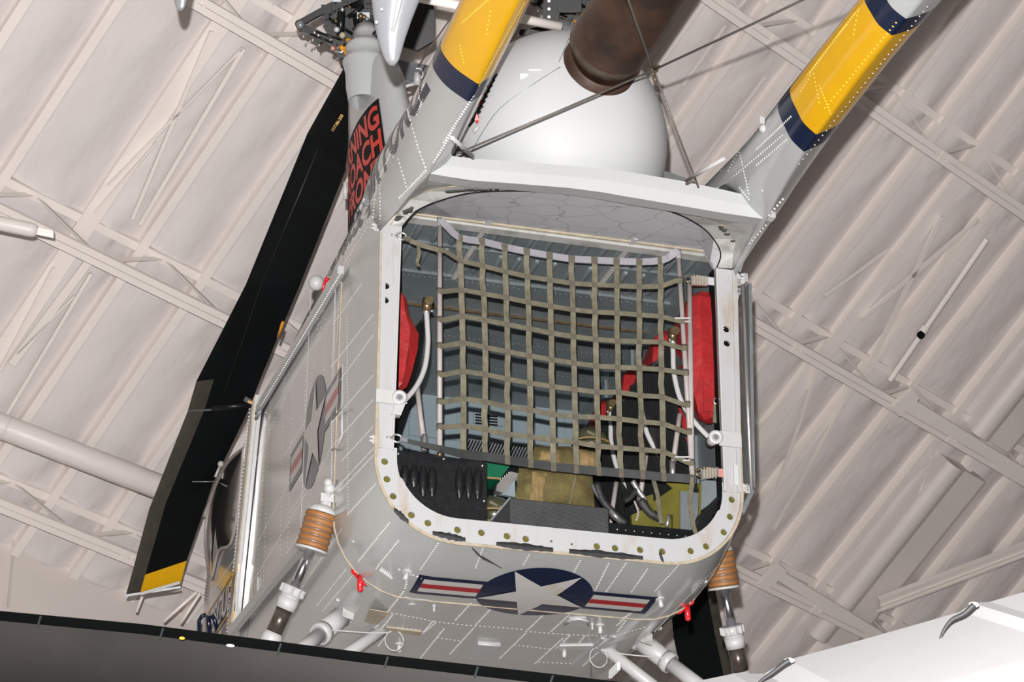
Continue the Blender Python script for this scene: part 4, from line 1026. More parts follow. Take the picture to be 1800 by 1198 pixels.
# ---- rotor blades
def blade(name, top, bot, d0, d1, chord0, chord1, label, strip=.24, tipcol=True, side=None, n=24, strip_right=False, tip_slant=.0, curve=0.0, t_strip=.45):
    a = dep(*top, d0); c = dep(*bot, d1); secs = []; ax = (c - a).normalized()
    cw = side if side is not None else ax.cross(FWD).normalized()
    if cw.dot(RIGHT) < 0: cw = -cw
    up = ax.cross(cw).normalized()
    if up.dot(FWD) > 0: up = -up
    ts = [i / n for i in range(n + 1)]
    K = 16
    prof = []
    for k in range(K):                                    # x 0 = left edge .. 1 = right edge
        x = (1 - math.cos(PI * k / (K - 1))) / 2; prof.append((x, 1))
    for t in ts:
        cen = a.lerp(c, t) - (UP * -curve) * math.sin(PI * t) ; ch = chord0 + (chord1 - chord0) * t; sec = []
        th = .045 * (1.0 if not strip_right else 1.0)
        topv = []; botv = []
        for k in range(K):
            x = k / (K - 1); xx = x if not strip_right else 1 - x
            y = th * (math.sqrt(max(xx, 0)) * 1.4 * (1 - xx) + .06 * (1 - xx))
            sl = tip_slant * (x - .5) * (1 if t == 1 else 0)
            topv.append(cen + cw * (x - .5) * ch + up * (y * .8 + .002) + ax * sl); botv.append(cen + cw * (x - .5) * ch - up * (y * .8 + .002) + ax * sl)
        secs.append(topv + botv[::-1])
    def mif(i, j):
        t = (ts[i] + ts[i + 1]) / 2; x = (j + .5) / (K - 1) if j < K else (2 * K - 1 - j) / (K - 1)
        xx = x if not strip_right else 1 - x
        if xx < strip and t > t_strip: return 1
        if tipcol and t > 1 - 1.5 / n: return 2
        return 0
    b = MB(); b.loft(secs, close=True, mif=mif, cap0=True, cap1=True)
    return H(name, b, [M['blade'], M['abrasion'], M['amber_tip'] if 'amber_tip' in M else M['yellow']], label), a, c, cw, up, ax
def hitf(px, py):
    p, n = hita(px, py)
    return (p, n) if p is not None else (onX(px, py, CX - .94), Vector((-1, 0, 0)))
# blade 1: two straight runs, hanging from the left hub in front of the roof
def pblade(name, L, R_, ds, label, mats, mif, th=.03, K=12, nose_left=True):
    """blade from its two long edges read off at matching stations"""
    secs = []
    for (l, r, d) in zip(L, R_, ds):
        p = dep(*l, d); q = dep(*r, d + .02); up = -FWD; s1 = []; s2 = []
        for k in range(K):
            x = k / (K - 1); xx = x if nose_left else 1 - x
            y = th * (1.35 * math.sqrt(xx) * (1 - xx) + .04); s1.append(p.lerp(q, x) + up * y); s2.append(p.lerp(q, x) - up * y)
        secs.append(s1 + s2[::-1])
    b = MB(); b.loft(secs, close=True, mif=mif, cap0=True, cap1=True, smooth=False)
    return H(name, b, mats, label)
def lin(P, n):
    out = []; t = [i / n * (len(P) - 1) for i in range(n + 1)]
    for q in t:
        i = min(int(q), len(P) - 2); f = q - i; out.append(tuple(P[i][k] * (1 - f) + P[i + 1][k] * f for k in range(2)))
    return out
Lp = [(618, 95), (540, 235), (432, 500), (345, 670), (330, 722), (262, 895), (229, 1018), (221, 1046)]
Rp = [(628, 100), (607, 300), (525, 505), (462, 655), (437, 720), (374, 850), (328, 985), (317, 1026)]
st = [0, .3, .5, .68, .74, .88, .975, 1.0]
def interp(P, q):
    for i in range(len(st) - 1):
        if st[i] <= q <= st[i + 1]:
            f = (q - st[i]) / (st[i + 1] - st[i]); return (P[i][0] * (1 - f) + P[i + 1][0] * f, P[i][1] * (1 - f) + P[i + 1][1] * f)
NB = 40; qs = sorted(set([i / NB for i in range(NB + 1)] + st))
Lq = [interp(Lp, q) for q in qs]; Rq = [interp(Rp, q) for q in qs]; dq = [12.35 + 2.2 * q for q in qs]
K = 12
def mb1(i, j):
    t = (qs[i] + qs[i + 1]) / 2; x = (j + .5) / (K - 1) if j < K - 1 else ((2 * K - 1 - j) - .5) / (K - 1)
    if x < .26 and t > .68: return 1
    if t > .975: return 2
    return 0
bl = pblade('rotor_blade', Lq, Rq, dq, 'long black rotor blade with yellow tip at left', [M['blade'], M['abrasion'], M['yellow']], mb1)
b = MB(); p, q = dep(247, 1043, 14.42), dep(316, 1023, 14.42); b.bar(p, q, .018, .012, FWD); sub('tip_cap', b, M['offwhite'], bl)
p, q = dep(221, 1046, 14.52), dep(318, 1031, 14.54); b = MB(); b.bar(p, q, .014, .02, FWD); sub('tip_edge', b, M['steelgrey'], bl)
# servo flap outrigger
b = MB(); b.bar(dep(330, 722, 13.9), dep(402, 718, 13.9), .012, .012, FWD); b.tube([dep(372, 717, 13.88), dep(442, 711, 13.88)], .022, 8); b.bar(dep(430, 700, 13.86), dep(452, 712, 13.86), .03, .02, FWD)
sub('servo_flap_arm', b, M['blackmetal'], bl)
b = MB(); b.bar(dep(436, 705, 13.83), dep(450, 710, 13.83), .014, .01, FWD); sub('flap_link', b, M['amber'], bl)
b = MB(); b.tube([dep(338, 846, 14.1), dep(378, 846, 14.1)], .004, 6); sub('trim_rod', b, M['steelgrey'], bl)
# doubler line along the blade, small yellow stencil
b = MB(); b.tube([dep(560, 260, 12.85), dep(460, 500, 13.35), dep(395, 690, 13.75)], .004, 6); sub('spar_edge', b, M['blackmetal'], bl)
V, Fs = text_mesh('117186-200', .10, .001, 0); mxs = max(v[0] for v in V); b = MB(); o_ = dep(586, 232, 12.70); dx = (dep(604, 203, 12.70) - o_); dx = dx / mxs; dn = dx.normalized(); dy = dn.cross(FWD).normalized()
if dy.dot(UP) < 0: dy = -dy
b.add([o_ + dx * v[0] + dy * v[1] * .25 for v in V], Fs); sub('blade_stencil', b, M['yellow'], bl, fix=False)
# blade 2: behind the fuselage, lower right
Lp2 = [(1215, 960), (1178, 1060), (1190, 1150), (1205, 1230), (1215, 1300)]; Rp2 = [(1256, 960), (1262, 1040), (1274, 1130), (1290, 1230), (1300, 1300)]
n2 = 8
L2 = lin([(1185, 900), (1178, 1050), (1184, 1120), (1205, 1215), (1222, 1290)], 12); R2 = lin([(1238, 900), (1250, 1000), (1272, 1110), (1294, 1215), (1310, 1290)], 12)
b2_ = pblade('rotor_blade', L2, R2, [14.6 + .05 * k for k in range(13)], 'black rotor blade hanging behind the right landing strut', [M['blade'], M['abrasion'], M['yellow']],
       lambda i, j: 1 if ((j + .5) / 11 if j < 11 else (23 - j - .5) / 11) > .80 else 0, nose_left=False)
# root of the blade that crosses above, thin black mast rod over the pylon
b = MB(); b.tube([dep(694, 28, 12.0), dep(648, 72, 12.05), dep(606, 118, 12.2)], [.014, .020, .026], 10); H('blade_strut', b, M['blackmetal'])
b = MB(); b.bar(dep(972, -10, 12.3), dep(965, 60, 12.3), .09, .05, FWD); bb = H('blade_root', b, M['blackmetal'], 'black blade root beside the cowl')
for k in range(4): b = MB(); b.disc(dep(965, 2 + 14 * k, 12.22), -FWD, .008, .006, 8); sub('root_bolt', b, M['alu'], bb)
V, Fs = text_mesh('83-', .09, .001, 0); b = MB(); o_ = dep(1012, 18, 12.2); b2x = (dep(1022, 0, 12.2) - o_).normalized(); dy = b2x.cross(FWD).normalized()
b = MB(); b.bar(dep(980, -10, 12.25), dep(1022, -10, 12.25), .2, .03, FWD)
for (p, q) in (((916, 60), (952, 50)), ((916, 66), (925, 74)), ((952, 50), (985, 40))):
    b.bar(dep(*p, 12.3), dep(*q, 12.3), .03, .03, FWD)
b.disc(dep(918, 58, 12.25), -FWD, .018, .03, 10); sub('pitch_arm', b, M['blackmetal'], bb)
# tail fin tips hanging into the top of the picture
def fin(name, outline, d, th, label, mt='gun'):
    secs = []
    for (l, r, dd) in outline:
        p = dep(*l, d + dd); q = dep(*r, d + dd); c = p.lerp(q, .5); hx_ = (q - p) / 2; n = 24
        secs.append([c + hx_ * math.cos(2 * PI * k / n) - FWD * (th * abs(math.sin(2 * PI * k / n)) ** 1.0 * math.copysign(1, math.sin(2 * PI * k / n)) * min(1, hx_.length * 9)) for k in range(n)])
    b = MB(); b.loft(secs, close=True, cap0=True, cap1=True); return H(name, b, M[mt], label)
f1 = fin('tail_fin', [((610, -160), (800, -160), 0), ((634, -80), (770, -80), 0), ((653, 0), (738, 0), 0), ((657, 35), (724, 35), 0), ((663, 66), (713, 66), 0), ((670, 90), (706, 90), 0), ((677, 106), (701, 106), 0), ((685, 115), (694, 115), 0)], 7.9, .05, 'grey rounded fin tip in front of the left rotor pylon')
for x, y in ((671, 16), (662, 39)): b = MB(); b.ball(dep(x, y, 7.83), .007, n=8, k=5); sub('fin_screw', b, M['offwhite'], f1)
b = MB(); b.tube([dep(690, 55, 7.84), dep(700, 10, 7.83), dep(716, -60, 7.82)], [.006, .010, .012], 8); sub('stiffener', b, M['grey2'], f1)
fin('tail_fin', [((290, -90), (345, -90), 0), ((302, -30), (334, -30), 0), ((306, 0), (328, 0), 0), ((309, 12), (325, 12), 0), ((314, 19), (320, 19), 0)], 9.6, .03, 'small grey fin tip at the top left edge')
# spreader tube at the top
b = MB(); p, q = dep(700, -12, 11.0), dep(985, 47, 11.3); b.tube([p, q], .024, 14); b.tube([q - (q - p).normalized() * .01, q], .022, 14)
tag(obj('spreader_tube', b, M['steelwhite']), 'cream round tube crossing behind the left tail boom at the top', 'tube')
b = MB(); b.tube([dep(735, 118, 10.5), dep(757, 82, 10.4), dep(815, 0, 10.2), dep(860, -60, 10.1)], .004, 6)
tag(obj('hanging_wire', b, M['cable']), 'thin dark wire beside the left pylon below the cream tube', 'cable')
# ---- left flank: sliding door, rail, window, lettering
XS = CX - .945
def side_bar(p, q, w_, t_, nm, mt, off=0.0, par=None):
    a = onX(*p, XS - off); c = onX(*q, XS - off); b = MB(); b.bar(a, c, w_, t_, (1, 0, 0)); return H(nm, b, M[mt], None, par)
rl = side_bar((599, 474), (452, 722), .040, .030, 'door_rail', 'grey2', .012)
side_bar((535, 950), (405, 1112), .055, .03, 'door_rail', 'grey2', .03)
b = MB()
for k in range(70):
    p = onX(600 + (452 - 600) * k / 69, 478 + (724 - 478) * k / 69, XS - .03); b.ball(p, .0045, n=6, k=4)
sub('rail_rivets', b, M['rivet'], rl, kind='stuff')
a0, a1 = onX(459, 700, XS), onX(419, 1095, XS)
b = MB(); dn = (a1 - a0); yv = Vector((0, .155, 0))
b.prism([a0 + Vector((-.035, 0.0, .02)), a0 + Vector((-.035, .17, -.02)), a1 + Vector((-.035, .17, 0)), a1 + Vector((-.035, 0, 0))], (.020, 0, 0)); dr = H('sliding_door_post', b, M['offwhite'], 'white door edge strip with navy patch at its foot')
def onpost(y0, y1, mt, nm):
    t0 = (y0 - 700) / 395; t1 = (y1 - 700) / 395; b = MB(); p = a0.lerp(a1, t0); q = a0.lerp(a1, t1)
    b.prism([p + Vector((-.038, -.003, 0)), p + Vector((-.038, .172, 0)), q + Vector((-.038, .172, 0)), q + Vector((-.038, -.003, 0))], (.012, 0, 0)); sub(nm, b, M[mt], dr)
onpost(993, 1003, 'yellow', 'painted_band'); onpost(1003, 1075, 'navy', 'painted_band'); onpost(1075, 1086, 'yellow', 'painted_band')
b = MB(); b.bar(a0 + Vector((-.01, -.04, 0)), a1 + Vector((-.01, -.04, 0)), .03, .02, (1, 0, 0)); sub('seal_strip', b, M['grey2'], dr)
b = MB(); b.bar(a0 + Vector((-.04, -.005, 0)), a1 + Vector((-.04, -.005, 0)), .008, .01, (1, 0, 0)); sub('edge_moulding', b, M['tan'], dr)
b = MB()
for k in range(60): p = a0.lerp(a1, k / 59) + Vector((-.036, .175, 0)); b.ball(p, .0045, n=6, k=4)
sub('post_rivet', b, M['rivet'], dr, kind='stuff')
b = MB(); p = onX(456, 722, XS - .04)
for k in range(2): b.tube([p + Vector((-.01, -.05, -.03 * k)), p + Vector((-.01, .04, -.03 * k))], .010, 8)
sub('rail_roller', b, M['steelgrey'], dr)
# vertical seams on the flank
for L in (((590, 500), (583, 700), (583, 860)), ((547, 510), (530, 900), (528, 1000)), ((603, 640), (603, 700), (600, 750), (585, 785))):
    pts = [q for q in [hitf(x, y) for x, y in L] if q[0] is not None]; b = MB(); b.ribbon([p + n * .002 for p, n in pts], .0035, .002, pts[0][1]); H('skin_seam', b, M['offwhite'])
for L in (((577, 570), (575, 700), (574, 780)), ):
    pass
# boarding handle outline
b = MB(); pts = [onX(x, y, XS) for x, y in ((586, 735), (602, 715), (601, 765), (591, 788), (583, 790))]; b.tube([p + Vector((.0, 0, 0)) for p in pts], .004, 6); H('hand_hold', b, M['offwhite'])
# round light and red lever above the door rail
b = MB(); p, n = hitf(556, 497); b.ball(p, .04, .04, .04, 16, 10); H('round_lamp', b, M['offwhite'])
b = MB(); p, n = hitf(577, 492); b.ball(p + n * .01, .013, n=10, k=6); b.tube([p + n * .012, p + n * .02 - Vector((0, -.02, .035)), p + n * .02 - Vector((0, -.03, .065))], [.008, .008, .004], 8); H('red_lever', b, M['red'])
b = MB(); p, n = hitf(497, 566); q, n = hitf(489, 592); b.tube([p, q], .008, 8); H('amber_marker', b, M['amber'])
# cockpit window: bulged plexiglass
win = [(428, 787), (425, 830), (418, 900), (409, 945), (401, 960), (384, 968), (371, 1018), (364, 985), (361, 940), (367, 890), (378, 855), (400, 812)]
WP = [onX(x, y, CX - .95) for x, y in win]; cen = Vector((sum(p.x for p in WP) / len(WP), sum(p.y for p in WP) / len(WP), sum(p.z for p in WP) / len(WP)))
WPs = smooth_pts(WP + [WP[0]], 3)[:-1]; secs = []
for k in range(6):
    t = k / 5; secs.append([p.lerp(cen, t) + Vector((-.035 * math.sin(t * PI / 2), 0, 0)) for p in WPs])
b = MB(); b.loft(secs, close=True); wn = H('cockpit_window', b, M['glass'], 'bulged tinted cockpit side window')
b = MB(); b.tube(WPs, .010, 6, closed=True); sub('window_frame', b, M['tubegrey'], wn)
# door outline of the cockpit
b = MB(); b.tube([hitn(x, y, .003) for x, y in ((447, 735), (430, 790), (422, 900), (405, 1080))], .006, 6); H('door_seam', b, M['rivet'])
b = MB()
for L in (((440, 745), (392, 830)), ((372, 900), (362, 1050)), ((360, 1060), (410, 985))):
    for k in range(26):
        p = hitn(L[0][0] + (L[1][0] - L[0][0]) * k / 25, L[0][1] + (L[1][1] - L[0][1]) * k / 25, .001); dome(b, p, (-1, 0, 0), .006)
H('nose_rivets', b, M['rivet'], kind='stuff', fix=False)
b = MB(); p = hitn(388, 815, 0); b.ball(p, .02); b.tube([p, p + Vector((-.03, 0, -.09))], .008, 8); H('door_latch', b, M['offwhite'])
# rescue panel
pz0, pz1 = .55, .93
def nose_place(u, v):
    y = 3.88 - u; z = PNZ + v + (3.88 - u - 3.36) * .04
    loc, nrm, _, _ = BVN.ray_cast(Vector((-4, y, z)), Vector((1, 0, 0)), 5)
    if loc is None: return Vector((XS, y, z)), Vector((-1, 0, 0))
    if nrm.x > 0: nrm = -nrm
    return loc, nrm
PNZ = .715
b = MB()
def nband(v0, v1, mi, lay):
    secs = []
    for i in range(17):
        u = .50 - 1.12 * i / 16; secs.append([nose_place(u, v0)[0] + nose_place(u, v0)[1] * lay, nose_place(u, v1)[0] + nose_place(u, v1)[1] * lay])
    b.loft(secs, mif=lambda i, j: mi)
nband(-.12, .12, 0, .003); nband(.105, .125, 1, .0045); nband(-.125, -.105, 1, .0045)
rp = H('rescue_panel', b, [M['navy'], M['yellow']], 'navy panel reading RESCUE edged in yellow', fix=False)
V, Fs = text_mesh('RESCUE', .235, .006, 3); mx = max(v[0] for v in V); vs = []
for v in V: p, n = nose_place((v[0] - mx) * 1.15 + .44, v[1] - .085); vs.append(p + n * .006)
b = MB(); b.add(vs, Fs); sub('rescue_lettering', b, M['decal_white'], rp, fix=False)
b = MB(); b.tube([dep(350, 1112, 13.6), dep(350, 1090, 13.6), dep(355, 1082, 13.6), dep(362, 1080, 13.6)], .013, 8); b.tube([dep(372, 1080, 13.5), dep(378, 1090, 13.5), dep(382, 1112, 13.5)], .013, 8); b.tube([dep(366, 1082, 13.5), dep(368, 1112, 13.5)], .016, 8)
H('blue_grab_rail', b, M['navy'])
b = MB(); p, n = hitf(452, 1030); p0 = onX(452, 1018, XS); q0 = onX(452, 1048, XS); b.bar(p0, q0, .05, .01, (1, 0, 0)); H('white_placard', b, M['offwhite'])
b = MB(); p, n = hitf(487, 1004); b.ball(p, .022, n=10, k=6); H('small_antenna', b, M['offwhite'])
# right side: folded back door edge
b = MB(); p, q = onY(1312, 505, .10), onY(1318, 862, .10); b.bar(p, q, .016, .10, (0, 1, 0)); de = H('right_door', b, M['steelgrey'], 'grey edge of the right door folded back')
b = MB(); b.tube([onY(1305, 500, .02), onY(1321, 862, .02)], .010, 12); sub('bright_edge_tube', b, M['alu'], de)
b = MB(); b.bar(onY(1321, 862, .02), onY(1303, 902, .02), .022, .03, (0, 1, 0)); sub('bottom_cap', b, M['steelgrey'], de); b = MB(); b.bar(onY(1290, 480, .02), onY(1306, 500, .02), .02, .03, (0, 1, 0)); b.tube([onY(1290, 545, .03), onY(1302, 505, .03)], .006, 8)
for k in range(4): b.tube([onY(1288, 492 + 8 * k, .0), onY(1302, 492 + 8 * k, .0)], .005, 6)
b.tube([onY(1300, 850, .0), onY(1316, 856, .0)], .008, 8); b.tube([onY(1302, 862, .0), onY(1314, 850, .0)], .006, 8)
sub('hinge_fittings', b, M['offwhite'], de, kind='stuff')
# ---- landing gear: mirror pair
def gear(s):
    X = lambda p: Vector((CX + (p[0] - CX) * -s, p[1], p[2])) if s > 0 else Vector(p)
    lab = ('left' if s < 0 else 'right')
    g = thing('landing_strut', X((-.97, .60, .30)), None, None, parent=heli); g['label'] = lab + ' landing gear strut with brown rubber doughnuts'
    top = X((-.965, .600, .225)); bot = X((-1.0, .642, .065)); pb = X((-1.064, .714, -.118)); tb = X((-1.102, .745, -.30)); ax = (bot - top).normalized(); ax2 = (pb - bot).normalized()
    def P(nm, b, mt, l=None): return H(nm, b, M[mt], l, g)
    for k in range(6):
        a = top.lerp(bot, k / 6 + .01); c = top.lerp(bot, (k + 1) / 6 - .012)
        b = MB(); b.tube([a, a.lerp(c, .2), a.lerp(c, .8), c], [.070, .0745, .0745, .070], 28); P('rubber_doughnut', b, 'rubber')
    for k in range(1, 6):
        a = top.lerp(bot, k / 6 - .012); c = top.lerp(bot, k / 6 + .010); b = MB(); b.tube([a, c], .071, 28); P('spacer_plate', b, 'steelgrey')
    b = MB(); b.tube([bot, bot + ax * .012], .0765, 28); P('end_plate', b, 'offwhite')
    b = MB(); b.tube([top - ax * .035, top - ax * .02, top], [.045, .062, .070], 24); b.tube([top - ax * .10, top - ax * .03], .022, 12); b.box(top - ax * .07, (.03, 0, 0), (0, .02, 0), (0, 0, .02)); P('upper_fitting', b, 'offwhite')
    b = MB()
    c = X((-.93, .575, .34)); b.prism([c + Vector((0, 0, .05)), c + Vector((s * .0, 0, -.14)), top - ax * .05 + Vector((0, -.01, 0)), top - ax * .12 + Vector((-.0, 0, .04))], (0, .02, 0)); b.ball(top - ax * .12, .028, n=12, k=8); b.ball(c + Vector((s * .02, -.02, .02)), .022)
    P('mount_bracket', b, 'offwhite')
    b = MB(); b.tube([bot, pb], .0225, 24); P('chrome_piston', b, 'chrome', 'polished piston')
    b = MB(); b.tube([pb - ax2 * .015, pb + ax2 * .03], .052, 20); b.tube([pb + ax2 * .03, pb + ax2 * .04], .047, 20); b.tube([pb + ax2 * .04, pb + ax2 * .095], [.050, .047], 20)
    for k in range(10):
        a = 2 * PI * k / 10; o_ = ax2.orthogonal().normalized(); o2_ = ax2.cross(o_); b.box(pb + ax2 * .005 + (o_ * math.cos(a) + o2_ * math.sin(a)) * .052, o_ * .007, o2_ * .007, ax2 * .018)
    P('gland_nut', b, 'offwhite')
    q = pb + ax2 * .095; q2 = q + ax2 * .115
    b = MB(); b.tube([q, q2], .038, 20); P('lower_tube', b, 'strut_tube' if 'strut_tube' in M else 'steelgrey', 'worn grey tube')
    b = MB(); b.tube([q2, q2 + ax2 * .02, q2 + ax2 * .16], [.040, .048, .052], 20); b.tube([q2 + ax2 * .08, q2 + ax2 * .08 + Vector((-s * .14, .10, -.02))], .05, 20); P('axle_sleeve', b, 'offwhite')
    # drag brace tubes running to the fuselage bottom corner
    b = MB(); r0 = X((-1.04, .93, -.40)); r1 = X((-.73, 1.14, -.075)); m_ = r0.lerp(r1, .55)
    b.tube([r0, m_], .036, 18); b.tube([m_, m_ + (r1 - r0).normalized() * .02, m_ + (r1 - r0).normalized() * .05], [.052, .056, .05], 18); b.tube([m_, r1], [.046, .052], 18); P('brace_tube', b, 'offwhite')
    b = MB(); b.ball(r1, .06, .06, .06, 14, 8); b.tube([r1 + Vector((s * .02, 0, 0)), r1 + Vector((-s * .22, .02, .0))], .036, 18); P('pivot_joint', b, 'offwhite')
    b = MB(); r2 = X((-.50, 1.12, -.11)); r3 = X((-.93, 1.02, -.46)); b.tube([r3, r2], .030, 16); b.ball(r2, .048); b.ball(r2 + Vector((0, -.04, -.02)), .035); b.box(r2 + Vector((0, .0, .02)), (.04, 0, 0), (0, .03, 0), (0, 0, .03)); P('brace_tube', b, 'offwhite')
    b = MB(); r4 = X((-.79, 1.0, -.03)); b.box(r4, (.014, 0, 0), (0, .012, 0), (0, 0, .035)); P('gear_lug', b, 'offwhite')
    b = MB(); r5 = X((-.735, 1.02, -.09)); b.prism([r5 + Vector((-.02, .02, .08)), r5 + Vector((.035, 0, .05)), r5 + Vector((.015, -.03, -.06)), r5 + Vector((-.035, -.01, -.04))], (0, .014, 0)); P('side_plate', b, 'soffit')
    # slack hose loops
    b = MB(); b.tube(smooth_pts([r4 + Vector((0, -.02, .04)), r4 + Vector((s * -.08, -.02, .0)), r2 + Vector((s * .05, -.04, .05)), r2 + Vector((s * .02, -.05, -.06)), m_ + Vector((0, -.03, .02))], 6), .0035, 8); P('hose', b, 'offwhite')
    b = MB(); cc_ = r2 + Vector((s * .0, -.05, -.10)); b.tube([cc_ + Vector((.045 * math.cos(a), 0, .05 * math.sin(a))) for a in [2 * PI * k / 20 for k in range(21)]], .0028, 8); P('hose', b, 'offwhite')
    return g
M['strut_tube'] = mat('worn_strut_tube', (0.12, 0.10, 0.085), 0.3, metal=0.6, var=0.4, vscale=12)
gear(-1); gear(1)
# red tie down levers at the ring
for s in (-1, 1):
    c = Vector((CX + s * .815, .585, -.045)); b = MB()
    b.ball(c, .022, .02, .02, 10, 6); b.tube([c, c + Vector((-s * .045, .03, -.045)), c + Vector((-s * .075, .04, -.05))], [.016, .013, .008], 10); b.tube([c + Vector((-s * .02, -.01, -.02)), c + Vector((-s * .02, -.02, -.09))], [.013, .014], 12); b.ball(c + Vector((-s * .02, -.02, -.09)), .014)
    H('tie_down_lever', b, M['red'], 'red lever at the lower ' + ('left' if s < 0 else 'right') + ' corner')
# wheel wells: shallow recess seen behind the left brace
b = MB()
q = [onZ(x, y, -.165) for x, y in ((650, 1070), (684, 1076), (664, 1097), (640, 1092))]; b.prism([p - Vector((0, 0, .002)) for p in q], (0, 0, .004)); H('gear_recess', b, M['tan'])
# belly fittings: drain masts, plates, strips
def mast(px, py, h=.05, r=.011, mt='offwhite', base=.022):
    p, n = hitf(px, py); b = MB(); b.disc(p, n, base, .006, 14); b.tube([p, p + n * h * .9], r, 10); b.disc(p + n * h * .9, n, r * .7, .003, 10)
    o = H('drain_mast', b, M[mt]); return o
for px, py in ((716, 1005), (1160, 1052), (702, 1131), (992, 1140), (1055, 1098), (1041, 1096), (763, 1064)):
    small = px in (1041, 763); mast(px, py, .030 if small else .045, .005 if small else .011, base=.008 if small else .022)
p, n = hitf(692, 997); b = MB()
for k in range(7): q = p + Vector((.012 * k - .05, .015 * k, 0)); b.tube([q, q + n * .03], .006, 6)
H('static_port_cluster', b, M['offwhite'])
def bplate(pts, mt, nm, th=.006, label=None):
    q = [hitf(x, y) for x, y in pts]; b = MB(); n = q[0][1]; b.prism([p + n * .0005 for p, _ in q], n * th); return H(nm, b, M[mt], label)
bplate(((679, 1100), (741, 1108), (741, 1115), (678, 1105)), 'tan', 'weathered_strip')
bplate(((984, 1133), (1043, 1132), (1038, 1138), (976, 1138)), 'offwhite', 'white_strip')
ap = bplate(((710, 1048), (753, 1054), (737, 1072), (702, 1064)), 'grey2', 'access_plate', .004)
p, n = hitf(724, 1060); b = MB(); b.disc(p + n * .004, n, .018, .006, 20); sub('plate_disc', b, M['offwhite'], ap)
ap = bplate(((1000, 1085), (1030, 1084), (1037, 1092), (1024, 1101), (992, 1100), (992, 1092)), 'grey2', 'access_plate', .004)
q = [hitf(x, y) for x, y in ((993, 1095), (1004, 1087), (1018, 1085), (1032, 1088), (1034, 1095))]; b = MB(); b.tube([p + n * .006 for p, n in q], .006, 8); sub('bright_rim', b, M['offwhite'], ap)
bx = bplate(((840, 1126), (880, 1130), (862, 1158), (815, 1155)), 'grey2', 'recessed_step', .012)
b = MB(); q = [hitf(x, y) for x, y in ((840, 1126), (880, 1130))]; b.tube([p + n * .014 for p, n in q], .006, 8); sub('step_edge', b, M['offwhite'], bx)
for L in (((1080, 1117), (1010, 1170)), ((1060, 1120), (1008, 1166)), ((672, 1080), (610, 1145)), ((1090, 1170), (1075, 1185), (1040, 1192))):
    pts = [hitf(x, y) for x, y in L]; pts = [q for q in pts if q[0] is not None]
    if len(pts) > 1: b = MB(); b.ribbon([p + n * .004 for p, n in pts], .022, .008, pts[0][1]); H('belly_strake', b, M['grey2'])
# oil run from the torn seal
q = [hitf(x, y) for x, y in ((800, 945), (815, 955), (830, 962), (842, 975), (860, 985), (882, 998))]
b = MB(); b.ribbon([p + n * .0015 for p, n in q], [.004, .012, .006, .012, .010, .004], .001, q[2][1]); H('oil_run', b, M['stain'])
q = [hitf(x, y) for x, y in ((812, 950), (835, 968), (850, 982), (880, 996))]; b = MB(); b.ribbon([p + n * .0016 for p, n in q], [.003, .005, .007, .003], .001, q[2][1]); H('oil_run', b, M['stain'])
# ================================================================== things inside and around the rear opening
# ---- cargo net
net = thing('cargo_net', (.03, .05, .34), 'olive webbing cargo net stretched between poles across the rear opening', 'net')
def N(nm, b, mt, l=None): return H(nm, b, M[mt], l, net)
def ny(px): return .02 + .075 * math.sin(PI * min(max((px - 775) / 430, 0), 1))
colx = {0: [808, 847, 887, 926, 966, 1005, 1045, 1084, 1124, 1162], 4: [814, 853, 893, 931, 970, 1009, 1048, 1086, 1124, 1163], 8: [815, 853, 892, 933, 973, 1013, 1053, 1092, 1130, 1167]}
rows = [[418, 424, 434, 442, 449, 455, 457, 459, 460, 458], [458, 467, 477, 486, 492, 498, 500, 502, 504, 503], [509, 516, 523, 531, 538, 544, 548, 550, 553, 556],
        [555, 562, 570, 577, 585, 591, 596, 599, 600, 601], [602, 610, 618, 625, 632, 638, 643, 645, 647, 649], [652, 658, 666, 673, 679, 684, 689, 689, 695, 697],
        [700, 706, 715, 720, 728, 732, 733, 736, 741, 744], [748, 754, 763, 767, 773, 777, 784, 787, 790, 793], [798, 802, 808, 814, 820, 824, 828, 831, 834, 838]]
def cx_(c, r):
    if r <= 4: t = r / 4; return colx[0][c] * (1 - t) + colx[4][c] * t
    t = (r - 4) / 4; return colx[4][c] * (1 - t) + colx[8][c] * t
rnd = random.Random(21)
def node_pt(c, r, dy=0): x = cx_(c, r); return onY(x, rows[r][c], ny(x) + dy)
for c in range(10):
    pts = []; nr = []
    for r in range(9):
        pts.append(node_pt(c, r))
        if r < 8:
            a, d = node_pt(c, r), node_pt(c, r + 1); pts.append(a.lerp(d, .5) + Vector((rnd.uniform(-.004, .004), .006, 0)))
    nr = [Vector((rnd.uniform(-.25, .25), -1, 0)) if i % 2 else Vector((0, -1, 0)) for i in range(len(pts))]
    b = MB(); b.ribbon(pts, .027, .0022, nr); N('vertical_strap', b, 'strap')
lefty = {1: 440, 2: 512, 3: 562, 4: 608, 5: 658, 6: 706, 7: 750}; righty = {1: 493, 2: 564, 3: 611, 4: 655, 5: 711, 6: 759, 7: 813}
lpx = lambda y: 773.0; rpx = lambda y: 1192 + 25 * (y - 440) / 400
for r in range(1, 8):
    pts = [onY(lpx(0) - 1, lefty[r], -.012), onY(lpx(0) + 8, lefty[r], -.0)] + [node_pt(c, r, -.003) for c in range(10)] + [onY(rpx(righty[r]) - 6, righty[r], .0), onY(rpx(righty[r]) + 4, righty[r] + 1, -.012)]
    b = MB(); b.ribbon(pts, .026, .0022, Vector((0, -1, .15))); N('horizontal_strap', b, 'strap')
    for x, yy in ((lpx(0), lefty[r]), (rpx(righty[r]), righty[r])):
        p = onY(x, yy, .02); b = MB(); b.tube([p + Vector((0, -.0, .014)), p - Vector((0, 0, .014))], .0155, 14); N('strap_wrap', b, 'stitch')
b = MB()
